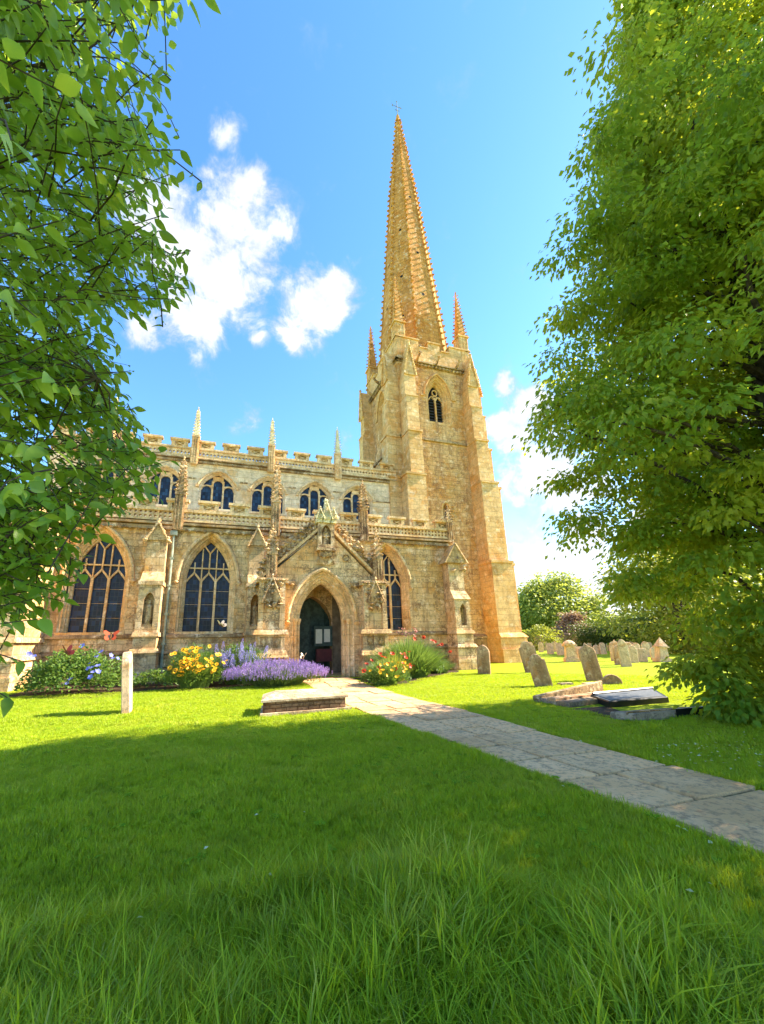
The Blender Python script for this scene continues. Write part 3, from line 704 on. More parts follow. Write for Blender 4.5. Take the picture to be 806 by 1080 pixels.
mb.build('carving', 'carved', porch); mb = MB()
ring = [(5.1+.14*math.cos(a), YP-.03, 4.98+.14*math.sin(a)) for a in np.linspace(0, 2*math.pi, 12)]
mb.tube(ring, .03, 5, False)
mb.build('roundel', 'carved', porch)
for sx, x0, x1 in ((-1, 1.32, 2.42), (1, 5.68, 6.82)):   # corner buttresses with plinth, niches and canopies
    mb = MB(); xc = (x0+x1)/2
    mb.box(x0-.12, x1+.12, 15.98, YP+.02, 0, .42); mb.box(x0-.1, x1+.1, 16.0, YP+.02, .42, .6, .06, .06); mb.box(x0-.02, x1+.02, 16.08, YP+.02, .6, .86)
    mb.box(x0-.14, x1+.14, 15.94, YP+.02, .86, 1.12, .1, .1)
    mb.plate([(x0, 1.12), (x1, 1.12), (x1, 1.72), (x0, 1.72)], [[(xc-.4, 1.2), (xc-.1, 1.2), (xc-.1, 1.64), (xc-.4, 1.64)], [(xc+.1, 1.2), (xc+.4, 1.2), (xc+.4, 1.64), (xc+.1, 1.64)]], 16.1, 16.2)
    mb.box(x0+.002, x1-.002, 16.21, YP+.02, 1.12, 1.72)
    for dx in (-.25, .25): mb.blob((xc+dx, 16.18, 1.42), .12, .05, .14)
    mb.box(x0-.13, x1+.13, 15.95, YP+.02, 1.72, 1.9, .05, .05)
    mb.box(x0+.08, x1-.08, 16.14, YP+.02, 1.9, 3.75)
    for dx in (-.42, .42): mb.box(xc+dx-.1, xc+dx+.1, 16.04, 16.16, 1.9, 3.9)
    mb.box(x0-.05, x1+.1, 16.02, YP+.02, 3.75, 3.95)
    b = mb.build('buttress', 'porch', porch)
    mb = MB()
    for k in range(34): mb.blob((xc+random.uniform(-.36, .36), 16.06+random.uniform(-.06, .08), 2.75+random.uniform(0, 1.0)), random.uniform(.08, .15), .12, random.uniform(.08, .16), .35)
    gablet(mb, xc, .7, 3.0, 3.9, 15.98, 16.2, True, .06)
    for k in range(14): mb.blob((x0+(x1-x0)*(k+.5)/14, 15.98, 3.85), .06, .06, .07)
    mb.build('carved_canopy', 'carved', b)
runs(YP, 2.42, 2.85, 3.72, 3.92, .14, (), .05, porch, 'carved', .15); runs(YP, 5.3, 5.68, 3.72, 3.92, .14, (), .05, porch, 'carved', .15)
pinnacle(1.85, 16.35, 3.95, 5.0, 6.1, .34, 'pinnacle', porch, 'carved', 5, .1)
pinnacle(6.5, 16.35, 3.95, 5.0, 6.3, .34, 'pinnacle', porch, 'carved', 5, .1)
# inside the porch
mb = MB(); mb.box(2.1, 6.05, YP+.5, YA, -.01, .035); mb.build('porch_floor', 'flag', porch)
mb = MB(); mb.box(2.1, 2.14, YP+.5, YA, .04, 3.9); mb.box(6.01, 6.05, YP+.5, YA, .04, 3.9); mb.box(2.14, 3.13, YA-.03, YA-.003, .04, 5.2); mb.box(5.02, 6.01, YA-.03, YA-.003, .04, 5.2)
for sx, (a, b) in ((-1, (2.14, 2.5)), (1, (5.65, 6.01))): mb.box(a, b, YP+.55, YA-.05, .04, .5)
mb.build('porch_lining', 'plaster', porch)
mb = MB(); mb.box(3.15, 4.02, YA+.42, YA+.5, .04, 3.3)
mb.M = Matrix.Translation((5.0, YA+.36, 0)) @ Matrix.Rotation(R_(-62), 4, 'Z')
mb.box(-.92, 0, 0, .07, .04, 3.0)
for k in range(6): mb.box(-.9+k*.15, -.775+k*.15, -.012, .004, .06, 2.98)
mb.M = None
mb.box(3.0, 5.2, YA+.72, YA+.8, .02, 3.7)
mb.build('church_door', 'door', porch)
mb = MB(); mb.box(4.12, 5.0, YA-.12, YA-.06, 1.22, 2.12); nb = mb.build('notice_board', 'door', porch)
mb = MB(); mb.box(4.2, 4.5, YA-.135, YA-.125, 1.34, 1.98); mb.box(4.6, 4.88, YA-.135, YA-.125, 1.4, 1.98); mb.build('notice', 'paper', nb)
mb = MB(); mb.box(4.2, 4.92, YA-.3, YA-.07, .55, 1.1); mb.build('red_notice', 'redpanel', porch)  # plain dark red block standing for a red notice

# ---- tower
TX, TY, TH = 14.3, 25.8, 3.1
def face_m(k): return Matrix.Translation((TX, TY, 0)) @ Matrix.Rotation(-k*math.pi/2, 4, 'Z') @ Matrix.Translation((0, -TH, 0))
BA = Arch(0.05, 18.75, 1.17, 2.05)
mb = MB()
for k in range(4):
    mb.M = face_m(k); h = TH-.001*k
    mb.plate([(-h, 0), (h, 0), (h, 21.45), (-h, 21.45)], [BA.pts(.98, 11, 16.7)]+([[( -.28, 9.3), (.12, 9.3), (.12, 10.15), (-.08, 10.5), (-.28, 10.15)]] if k == 0 else []), .002*k, .6)
mb.M = None
mb.box(TX-TH+.62, TX+TH-.62, TY-TH+.62, TY+TH-.62, 0, 21.4)
tower = mb.build('tower', 'tower', church)
for z0, z1, d, sl_ in ((0, .75, .34, .16), (.75, 1.45, .18, .03), (1.45, 1.75, .26, .16), (15.05, 15.3, .14, .1), (21.2, 21.36, .1, .03), (21.36, 21.52, .24, .05)):
    mb = MB()
    for k in range(4):
        mb.M = face_m(k)
        mb.add([(-TH-d, 0, z0), (TH+d, 0, z0), (TH+d, -d, z0), (-TH-d, -d, z0), (-TH-d, -d, z1-sl_), (TH+d, -d, z1-sl_), (TH, 0, z1), (-TH, 0, z1)], [(0, 1, 2, 3), (3, 2, 5, 4), (4, 5, 6, 7), (0, 3, 4, 7), (1, 6, 5, 2)])
        if z0 == 21.2:
            for q in np.arange(-2.7, 2.8, .3): mb.blob((q, -.14, 21.2), .12, .12, .14)
    mb.M = None; mb.build('string_course', 'coping', tower)
for k in range(4):
    for q in (-1.6, 0.0, 1.7):
        mb = MB(); mb.M = face_m(k)
        mb.tube([(q, 0, 21.4), (q, -.4, 21.55), (q+.05, -.62, 21.75)], [.13, .11, .08], 6); mb.blob((q+.05, -.66, 21.8), .14, .14, .15)
        mb.M = None; mb.build('gargoyle', 'carved', tower)
mb = MB()                                            # plain battlements, flush ashlar above the cornice
for k in range(4):
    mb.M = face_m(k); W = TH+.06; y0, y1 = -.06+.001*k, .3
    mb.box(-W+.002*k, W-.002*k, y0, y1, 21.52, 22.78)
    for a, b in ((-W+.002*k, -1.3), (-.5, .5), (1.35, W-.002*k)):
        mb.box(a, b, y0, y1, 22.78, 23.36); mb.box(a-.06, b+.06, y0-.08, y1+.06, 23.36, 23.48)
    for a, b in ((-1.3, -.5), (.5, 1.35)): mb.box(a+.06, b-.06, y0-.08, y1+.06, 22.78, 22.88)
mb.M = None
mb.build('battlement', 'tower2', tower)
for k in range(4):
    mb = MB(); mb.M = face_m(k)
    BA.sweep(mb, [(.98, -.002), (.92, .1), (.86, .1), (.8, .24), (.74, .24), (.66, .4), (.6, .42), (.56, .5), (.56, .6)], 0, 16.7)
    BA.sweep(mb, [(1.05, 0), (1.05, -.1), (1.13, -.13), (1.2, 0)], 0, None)
    for sx in (-1, 1): mb.box(.05+sx*1.25-.2, .05+sx*1.25+.2, -.1, 0, 18.66, 18.78)
    mb.hexa([(-.98, .02, 16.6), (1.05, .02, 16.6), (1.05, .6, 16.6), (-.98, .6, 16.6), (-.98, .02, 16.62), (1.05, .02, 16.62), (.6, .55, 17.05), (-.5, .55, 17.05)])
    bw = mb.build('belfry_window', 'tower2', tower)
    mb = MB(); mb.M = face_m(k)
    mb.ribbon([(.05, 16.8), (.05, 19.0)], .12, .42, .56)
    for sx in (-1, 1):
        c0 = .05+sx*.28
        mb.ribbon([(c0+q*.27, 18.75+.34*(1-abs(q)**1.5)) for q in np.linspace(-1, 1, 11)], .09, .424, .55)
    mb.ribbon([(.05+.2*math.cos(a), 19.42+.24*math.sin(a)) for a in np.linspace(0, 2*math.pi, 13)], .07, .43, .54)
    mb.ribbon([(.05-.2, 19.05), (.05, 19.2), (.05+.2, 19.05)], .08, .428, .545)
    mb.M = None; mb.build('belfry_tracery', 'tower2', tower)
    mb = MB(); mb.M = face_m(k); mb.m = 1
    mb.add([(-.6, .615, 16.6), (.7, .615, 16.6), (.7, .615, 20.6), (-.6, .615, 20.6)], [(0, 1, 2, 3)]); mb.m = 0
    for z in np.arange(16.85, 19.1, .24): mb.hexa([(-.52, .46, z), (.62, .46, z), (.62, .6, z+.13), (-.52, .6, z+.13), (-.52, .46, z+.03), (.62, .46, z+.03), (.62, .6, z+.16), (-.52, .6, z+.16)])
    mb.M = None; mb.build('louvre', ['louvre', 'dark'], tower)
# stair light in the lower stage
mb = MB(); mb.M = face_m(0)
SA = Arch(-.08, 10.1, .34, .5); SA.sweep(mb, [(.26, 0), (.26, -.09), (.36, -.12), (.4, 0)], 0, None, 7)
mb.box(-.5, .3, -.1, .05, 9.2, 9.3); mb.ribbon([(-.08, 9.3), (-.08, 10.3)], .05, .2, .3)
for q in range(8): mb.blob((.3+random.uniform(-.1, .2), -.08, 9.9+random.uniform(-.5, .4)), .1, .08, .12)
mb.M = None; mb.build('stair_window', 'tower2', tower)
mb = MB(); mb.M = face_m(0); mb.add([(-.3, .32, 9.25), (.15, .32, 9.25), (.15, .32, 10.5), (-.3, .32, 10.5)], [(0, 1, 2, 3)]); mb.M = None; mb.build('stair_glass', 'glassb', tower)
# angle buttresses: one pair per corner, stages with weatherings, crocketed gablet heads
def angle_buttress(mb, sgn):
    """local face frame, at the right (sgn 1) or left (-1) end of the face"""
    def B(xa, xb, d, z0, z1):
        a, b = (sgn*xa, sgn*xb); a, b = min(a, b), max(a, b); mb.box(a, b, -d, .3, z0, z1)
    def Wz(xa, xb, d, xb2, d2, z0, z1):
        A, Bq = sgn*xa, sgn*xb; A2, B2 = sgn*xa, sgn*xb2
        mb.hexa([(A, -d, z0), (Bq, -d, z0), (Bq, .3, z0), (A, .3, z0), (A2, -d2, z1), (B2, -d2, z1), (B2, .3, z1), (A2, .3, z1)])
    B(2.0, 4.05, 1.7, 0, .8); B(2.05, 3.92, 1.52, .8, 1.5); Wz(2.05, 4.0, 1.6, 3.75, 1.4, 1.5, 1.78)
    B(2.1, 3.7, 1.36, 1.78, 6.2); B(2.04, 3.78, 1.44, 6.2, 6.36)
    B(2.1, 3.46, 1.2, 6.36, 11.8); B(2.06, 3.54, 1.28, 11.8, 11.95)
    B(2.12, 3.1, 1.1, 11.95, 15.0); B(2.07, 3.17, 1.19, 15.0, 15.16)
    B(2.14, 3.05, .95, 15.16, 17.8); B(2.12, 3.09, 1.0, 17.8, 17.9); B(2.16, 3.03, .78, 17.9, 19.6)
    gablet(mb, sgn*2.59, .8, 19.6, 22.2, -.86, .05, True, .12)
for k in range(4):
    for sgn in (-1, 1):
        mb = MB(); mb.M = face_m(k); angle_buttress(mb, sgn); mb.M = None
        mb.build('buttress', 'tower2', tower)
for sx in (-1, 1):
    for sy in (-1, 1):
        pinnacle(TX+sx*2.75, TY+sy*2.75, 21.0, 24.75, 29.4, .8, 'pinnacle', tower, 'tower2', 13, .10, mat2='spire')
# ---- spire
mb = MB(); NP = [(22.2, 2.76), (26, 2.5), (43, 1.13), (53.5, .10)]
ap = lambda z: float(np.interp(z, [p[0] for p in NP], [p[1] for p in NP]))
def oct_ring(z, r): R = r/math.cos(math.pi/8); return [(TX+R*math.cos(math.pi/8+k*math.pi/4), TY+R*math.sin(math.pi/8+k*math.pi/4), z) for k in range(8)]
mb.loft([oct_ring(z, r) for z, r in NP]); mb.add(oct_ring(53.5, .1), [tuple(range(8))])
for k in range(8):
    a = math.pi/8+k*math.pi/4
    P = [(TX+ap(z)/math.cos(math.pi/8)*math.cos(a), TY+ap(z)/math.cos(math.pi/8)*math.sin(a), z) for z in (22.4, 26, 34, 43, 53.4)]
    mb.tube(P, [.09, .09, .08, .07, .04], 5)
    z = 23.2
    while z < 53:
        r = ap(z)/math.cos(math.pi/8)+.12; s = .14 if z < 45 else .11
        mb.blob((TX+r*math.cos(a), TY+r*math.sin(a), z), s, s, s*.85); z += .62
mb.lathe(TX, TY, [(.1, 53.4), (.2, 53.55), (.1, 53.7), (.16, 53.85), (.05, 54.1)], 8)
mb.m = 1  # flat dark discs painted for the shade inside small round openings
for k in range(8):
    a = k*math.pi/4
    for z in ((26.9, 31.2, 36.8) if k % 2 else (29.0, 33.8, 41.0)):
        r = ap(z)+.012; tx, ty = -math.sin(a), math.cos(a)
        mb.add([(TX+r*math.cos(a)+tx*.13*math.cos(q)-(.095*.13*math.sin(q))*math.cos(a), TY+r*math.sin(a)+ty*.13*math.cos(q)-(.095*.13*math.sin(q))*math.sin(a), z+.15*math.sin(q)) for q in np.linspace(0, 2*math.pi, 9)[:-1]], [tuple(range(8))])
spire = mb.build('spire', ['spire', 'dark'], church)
mb = MB(); mb.tube([(TX, TY, 53.9), (TX, TY, 56.0)], [.05, .03], 6)
mb.box(TX-.35, TX+.3, TY-.015, TY+.015, 55.25, 55.32); mb.add([(TX+.3, TY, 55.1), (TX+.6, TY, 55.28), (TX+.3, TY, 55.46), (TX-.35, TY, 55.28), (TX-.6, TY, 55.55), (TX-.55, TY, 55.05)], [(0, 1, 2), (3, 4, 5)])
mb.box(TX-.25, TX+.25, TY-.02, TY+.02, 54.7, 54.75); mb.blob((TX, TY, 56.05), .08)
mb.build('weathervane', 'iron', spire)

# ------------------------------------------------------------------ foliage helpers
def unit(a): return a/np.maximum(np.linalg.norm(a, axis=-1, keepdims=True), 1e-9)
def mesh_np(name, V, F, mat, parent=None, nper=None, smooth=False):
    me = bpy.data.meshes.new(name); off = np.array(world_loc(parent)) if parent is not None else np.zeros(3)
    V = (V-off).astype(np.float32); k = F.shape[1]
    me.vertices.add(len(V)); me.vertices.foreach_set('co', V.ravel())
    me.loops.add(F.size); me.loops.foreach_set('vertex_index', F.ravel().astype(np.int32))
    me.polygons.add(len(F)); me.polygons.foreach_set('loop_start', np.arange(0, F.size, k, dtype=np.int32)); me.polygons.foreach_set('loop_total', np.full(len(F), k, dtype=np.int32))
    if smooth: me.polygons.foreach_set('use_smooth', np.ones(len(F), bool))
    me.materials.append(M[mat]); me.update(calc_edges=True)
    o = bpy.data.objects.new(name, me); COL.objects.link(o)
    if parent is not None: o.parent = parent
    return o
def leaf_geo(P, D, N, L, wr=0.5, fold=0.25, fine=False, curl=0.15):
    """leaves from base points P along D, facing N, of length L"""
    n = len(P); D = unit(D); S = unit(np.cross(D, N)); N = np.cross(S, D); L = np.broadcast_to(np.asarray(L, float), (n,))[:, None]
    if not fine:
        W = L*wr/2
        V = np.stack([P, P+D*L*.45+S*W+N*W*fold, P+D*L-N*L*curl, P+D*L*.45-S*W+N*W*fold], 1).reshape(-1, 3)
        b = np.arange(n)[:, None]*4
        F = np.concatenate([b+np.array([[0, 1, 2]]), b+np.array([[0, 2, 3]])], 0)
        return V, F
    ts = [0.0, .12, .32, .58, .82, 1.0]; ws = [.02, .55, 1.0, .86, .42, .01]; rows = []
    for tt, ww in zip(ts, ws):
        c = P+D*L*tt-N*L*curl*tt*tt*1.6; W = L*wr/2*ww
        rows += [c+S*W+N*W*fold, c, c-S*W+N*W*fold]
    V = np.stack(rows, 1).reshape(-1, 3); b = np.arange(n)[:, None]*18; F = []
    for r in range(5):
        for q in range(2): F.append(b+np.array([[r*3+q, r*3+q+1, r*3+q+4, r*3+q+3]]))
    return V, np.concatenate(F, 0)
def rand_dirs(n): return unit(rng.normal(size=(n, 3)))
def join_geo(parts):
    V, F, b = [], [], 0
    for v, f in parts: V.append(v); F.append(f+b); b += len(v)
    return np.concatenate(V), np.concatenate(F)
def spray_leaves(C, R, n_each, L, flat=.4, droop=.35, outward=None, wr=.55, fine=False, jit=.35):
    """clumps of leaves round the centres C, each clump flattened and hanging"""
    n = len(C); P = np.clip(rng.normal(size=(n, n_each, 3)), -1.5, 1.5)*.5
    P[..., 2] *= flat; P = P*np.asarray(R)[:, None, None]
    if outward is not None: P[..., 2] -= .25*np.einsum('nk,nmk->nm', np.c_[outward[:, :2], np.zeros(n)], P)
    D = P.copy(); D[..., 2] -= droop*np.asarray(R)[:, None]; D = D.reshape(-1, 3)+rand_dirs(n*n_each)*jit*np.repeat(np.asarray(R), n_each)[:, None]
    N = rand_dirs(n*n_each)*.75+np.array([0, 0, 1.0])
    pts = (P+np.asarray(C)[:, None, :]).reshape(-1, 3)
    return leaf_geo(pts, D, N, L*rng.uniform(.65, 1.25, len(pts)), wr, .25, fine)
def limb(mb, a, b, r0, r1, bend=.12, n=7, k=6):
    a = np.array(a); b = np.array(b); P = []; d = np.linalg.norm(b-a); o = rng.normal(size=3)*bend*d; o2 = rng.normal(size=3)*bend*d*.5
    for i in range(n):
        t_ = i/(n-1); P.append(tuple(a+(b-a)*t_+o*math.sin(math.pi*t_)*.6+o2*math.sin(2*math.pi*t_)))
    mb.tube(P, list(np.linspace(r0, r1, n)), k); return P

# ------------------------------------------------------------------ big tree on the right
RT = np.array([10.8, 4.2])
prof = [(-.1, 2.2), (.5, 3.0), (1.3, 2.9), (2.2, 3.7), (3.2, 4.25), (4, 4.65), (5.5, 4.95), (7.6, 4.7), (9.7, 4.45), (11.3, 4.05), (12.4, 3.4), (14.5, 3.0), (16.5, 2.0), (18.3, 1.5), (20.5, .9), (22, .3)]
def rt_r(z): return np.interp(z, [p[0] for p in prof], [p[1] for p in prof])*np.interp(z, [8, 12, 22], [.93, .8, .6])-np.interp(z, [0, 2.5, 4, 7, 16], [.75, .85, .5, .15, .0])
tree = empty('lime_tree', (RT[0], RT[1], 0), 'huge spreading broadleaf tree with branches hanging to the grass beside the black ledger', 'tree')
mb = MB()
TR = [(RT[0], RT[1], -.1), (RT[0]+.1, RT[1], 3), (RT[0]-.05, RT[1]+.1, 8), (RT[0]+.1, RT[1], 14), (RT[0], RT[1], 20.5)]
mb.tube(TR, [.62, .46, .36, .22, .05], 12)
ns = 1650; C = []; OUT = []
lim_pts = []
for i in range(ns):
    z = 22*rng.uniform(0, 1)**1.15 if i < 1050 else rng.uniform(4, 14); R = rt_r(z); q = rng.uniform(.12, 1)**.5; a = rng.uniform(0, 2*math.pi)  # last sprays are added at mid height to close sunny gaps in the shadow
    if z > 1.5: R *= 1+.13*math.sin(3*a+z*.9)+.1*math.sin(5*a-1.7*z)
    dx, dy = math.cos(a)*R*q, math.sin(a)*R*q
    if dy > 0: dy *= float(np.interp(z, [7, 10], [.80, .50]))  # far side squeezed so the cast shadow ends nearer
    if dy < 0: dy *= 1.4  # near side stretched so the shadow covers the foreground grass
    if dx < 0: dx *= 1.06
    C.append((RT[0]+dx, RT[1]+dy, z+rng.uniform(-.3, .3)-.35*q)); OUT.append((math.cos(a), math.sin(a), 0))
    if i % 7 == 0: lim_pts.append(C[-1])
for (x, y, z) in lim_pts:
    z0 = max(1.2, z-1.0-.25*math.hypot(x-RT[0], y-RT[1])+.0)
    limb(mb, (RT[0], RT[1], z0), (x, y, z), .09, .018, .07)
mb.build('trunk', 'bark', tree)
for i in range(260):                                 # extra inner boughs near the stem and low skirts, added to darken the core
    z = rng.uniform(.5, 13); a = rng.uniform(0, 2*math.pi); q = rng.uniform(.1, .6); R = rt_r(z)
    C.append((RT[0]+math.cos(a)*R*q, RT[1]+math.sin(a)*R*q*.8, z)); OUT.append((math.cos(a), math.sin(a), 0))
for (px, py, d) in ((590, 330, 10.5), (585, 420, 10.3), (575, 505, 10.3), (600, 540, 10.2), (590, 560, 10.3), (640, 560, 10.2), (655, 600, 10.1), (650, 628, 10), (670, 560, 10), (662, 575, 10.1), (735, 660, 10.2), (730, 690, 10.1), (745, 722, 10), (715, 706, 10.6), (755, 735, 10), (740, 700, 10.2), (765, 745, 9.8), (640, 40, 11), (645, 100, 11), (620, 160, 11), (600, 215, 11), (612, 235, 10.8), (590, 270, 10.6)):
    for k in range(2): C.append(tuple(at_dist(px+12+rng.uniform(-6, 16), py+rng.uniform(-8, 8), d))); OUT.append((-.8, .4, 0))
ns = len(C); C = np.array(C); OUT = np.array(OUT); C[:, 2] = np.maximum(C[:, 2], .3)
Rr = rng.uniform(.55, 1.05, ns)*np.interp(C[:, 2], [0, 6, 14, 22], [.85, 1.0, .85, .55])
V, F = spray_leaves(C, Rr*.78, 150, .13, .46, .5, OUT, .6)
V[:, 2] = np.maximum(V[:, 2], .06)
mesh_np('crown', V, F, 'leaf_lime', tree)
# a few long low sprays
# ------------------------------------------------------------------ near tree on the left
LT = np.array([-3.0, 2.6])
lt = empty('young_tree', (LT[0], LT[1], 0), 'young glossy leaved tree overhanging the chapel buttress, nearest of all trees', 'tree')
mb = MB(); trunk = [(LT[0], LT[1], -.1), (LT[0]+.05, LT[1], 1.5), (LT[0]+.1, LT[1]+.05, 3.2), (LT[0]+.1, LT[1], 5.2), (LT[0]+.3, LT[1]+.1, 7.5)]
mb.tube(trunk, [.17, .13, .11, .08, .02], 10)
twigs = []                                           # ends of branchlets, (azimuth/elevation read off the photo, real distance)
edge_x = [(0, 190), (30, 175), (70, 172), (110, 150), (145, 175), (185, 180), (215, 165), (240, 180), (300, 195), (330, 150), (370, 128), (410, 128), (440, 150), (470, 150), (500, 175), (520, 150), (550, 95), (580, 70), (620, 62), (645, 50), (655, 5)]
for i in range(1150):
    y = rng.uniform(-70, 645); xe = np.interp(y, [e[0] for e in edge_x], [e[1] for e in edge_x])-8
    q = rng.uniform(0, 1)**.75
    x = -70+(xe+70)*q
    if x > 40 and math.sin(x*.055+y*.021)+math.sin(y*.043-x*.017+1) > 1.15: continue
    if y < 130 and x > 40 and rng.random() < .55: continue
    d = rng.uniform(2.0, 4.6) if y < 350 else rng.uniform(1.9, 3.4)
    twigs.append(at_dist(x, y, d))
for (x, y, d) in ((8, 60, 1.5), (-5, 130, 1.2), (20, 250, 1.5), (0, 310, 1.3), (5, 400, 1.2), (25, 470, 1.4), (10, 520, 1.25), (45, 545, 1.5), (-10, 690, 1.6), (-12, 660, 1.5), (-25, 720, 1.7), (-30, 690, 1.6)):
    twigs.append(at_dist(x, y, d))
tw = np.array(twigs)
# limbs to cluster centres, branchlets from there
cent = tw[rng.choice(len(tw), 18, replace=False)]
for c_ in cent:
    if np.linalg.norm(c_-CAMP) < 2.3: continue
    z0 = float(np.clip(c_[2]-1.0, 1.0, 6.5)); limb(mb, (LT[0]+.08, LT[1], z0), tuple(c_), .022, .008, .09, 8, 5)
parts = []
for p in tw:
    j = np.argmin(np.linalg.norm(cent-p, axis=1)+np.where(np.linalg.norm(cent-p, axis=1) < .05, 9, 0)); c_ = cent[j]
    if np.linalg.norm(c_-p) < 1.3 and rng.random() < .14: limb(mb, tuple(c_), tuple(p), .005, .002, .08, 5, 4)
    ax = unit(p-np.array([LT[0], LT[1], p[2]-.3])); ax = unit(ax+rng.normal(size=3)*.5); ax[2] -= .3; ax = unit(ax)
    m_ = rng.integers(10, 17); tt = np.linspace(-.32, .12, m_); base = p+ax*tt[:, None]
    limb(mb, tuple(base[0]), tuple(base[-1]), .0032, .0015, .05, 4, 4)
    side = unit(np.cross(ax, [0, 0, 1])); sg = np.where(np.arange(m_) % 2 == 0, 1, -1)[:, None]
    D = ax*.55+side*sg*.8+rng.normal(size=(m_, 3))*.3+np.array([0, 0, -.45]); N = np.array([0, 0, 1.0])+rng.normal(size=(m_, 3))*.5
    parts.append(leaf_geo(base, D, N, rng.uniform(.042, .08, m_), .5, .28, True, .16))
mb.build('trunk', 'twig', lt)
V, F = join_geo(parts); mesh_np('crown', V, F, 'leaf_near', lt, smooth=True)

# ------------------------------------------------------------------ far trees, hedge, shrubs
def crown_tree(name, base, h, rx, mat, label, n=90, per=90, leaf=.4, zlow=.15, group=None, cat='tree', trunk=True, seed=1):
    root = empty(name, (base[0], base[1], 0), label, cat, group)
    C, Rq = [], []
    for i in range(n):
        u = rng.uniform(zlow, 1); s = math.sin(math.pi*min(1, max(.06, (u-zlow)/(1-zlow)*.86+.12)))**.6
        a = rng.uniform(0, 2*math.pi); q = rng.uniform(.3, 1)**.5*s*(1+.18*math.sin(3*a+5*u))
        C.append((base[0]+rx*q*math.cos(a), base[1]+rx*q*math.sin(a), h*u)); Rq.append(rx*rng.uniform(.2, .42))
    V, F = spray_leaves(np.array(C), np.array(Rq), per, leaf, .7, .2, None, .7); V[:, 2] = np.maximum(V[:, 2], .02)
    mesh_np('crown', V, F, mat, root)
    if trunk:
        mb = MB(); mb.tube([(base[0], base[1], -.1), (base[0]+.1, base[1], h*.4), (base[0], base[1]+.1, h*.85)], [h*.03, h*.022, h*.006], 8)
        for k in range(6): limb(mb, (base[0], base[1], h*rng.uniform(.15, .5)), C[k], h*.012, h*.003)
        mb.build('trunk', 'bark', root)
    return root
p = at_dist(588, 660, 74); crown_tree('round_tree', p, 10.6, 6.6, 'leaf_far', 'large round pale green tree standing right behind the tower foot', 150, 110, .5, .03)
p = at_dist(553, 660, 80); crown_tree('round_tree', p, 7.5, 4.6, 'leaf_far', 'smaller pale tree touching the foot of the tower on its right', 80, 90, .5, .03)
p = at_dist(606, 665, 62); crown_tree('copper_shrub', p, 4.2, 2.3, 'leaf_copper', 'reddish brown copper tree in front of the large round tree', 60, 80, .3, .1)
p = at_dist(571, 672, 55); crown_tree('golden_shrub', p, 2.6, 2.3, 'leaf_yellow', 'low golden green shrub behind the far gravestones', 40, 80, .24, .0, trunk=False, cat='shrub')
p = at_dist(715, 655, 46); crown_tree('sunlit_tree', p, 9.0, 5.6, 'leaf_yellow', 'yellow green sunlit tree behind the big hanging tree', 130, 110, .36, .03)
p = at_dist(760, 650, 60); crown_tree('sunlit_tree', p, 12, 7, 'leaf_far', 'tall pale tree mostly hidden behind the big hanging tree', 120, 100, .45, .03)
for i, (px, d, h, r) in enumerate(((520, 95, 9, 6), (640, 110, 5.2, 6), (662, 112, 6, 6), (800, 80, 11, 7))):
    p = at_dist(px, 660, d); crown_tree('distant_tree', p, h, r, 'leaf_far', ['distant tree hidden behind the tower foot', 'low distant tree above the hedge, nearer the copper shrub', 'low distant tree above the hedge, nearer the hanging branches', 'distant tree behind the trunk of the hanging tree'][i], 60, 80, .5, .03, group='trees beyond the churchyard')
a_, b_ = at_dist(611, 676, 58), at_dist(745, 676, 50)
hd = empty('clipped_hedge', (float(a_[0]), float(a_[1]), 0), 'long dark green clipped hedge along the back of the churchyard', 'hedge')
C = np.array([a_+(b_-a_)*q for q in np.linspace(0, 1, 150)]); C[:, 2] = rng.uniform(.3, 2.6, 150); V, F = spray_leaves(C, np.full(150, 1.3), 120, .2, .9, .1, None, .7)
V[:, 2] = np.clip(V[:, 2], .02, 3.25+rng.normal(size=len(V))*.12); mesh_np('foliage', V, F, 'leaf_hedge', hd)
a_, b_ = at_dist(520, 676, 52), at_dist(612, 676, 60)
d_ = unit(b_-a_); nrm = np.array([-d_[1], d_[0], 0])*.2
mb = MB(); q0, q1 = a_-nrm, b_-nrm; q2, q3 = b_+nrm, a_+nrm
mb.hexa([(v[0], v[1], 0) for v in (q0, q1, q2, q3)]+[(v[0], v[1], 1.75) for v in (q0, q1, q2, q3)])
o = mb.build('boundary_wall', 'coping'); tag(o, 'low grey boundary wall beyond the gravestones beside the tower foot', 'wall')
# far countryside rises as a low dark belt
mb = MB(); pts = []
for az in np.linspace(-20, 110, 60):
    a = R_(az); pts.append((320*math.sin(a), 320*math.cos(a), rng.uniform(4, 8)))
mb.add([(x, y, -.5) for x, y, z in pts]+[p_ for p_ in pts]+[(x*1.2, y*1.2, z*.6) for x, y, z in pts], [(i, i+1, 61+i, 60+i) for i in range(59)]+[(60+i, 61+i, 121+i, 120+i) for i in range(59)])
o = mb.build('hills', 'lawn'); tag(o, kind='structure')

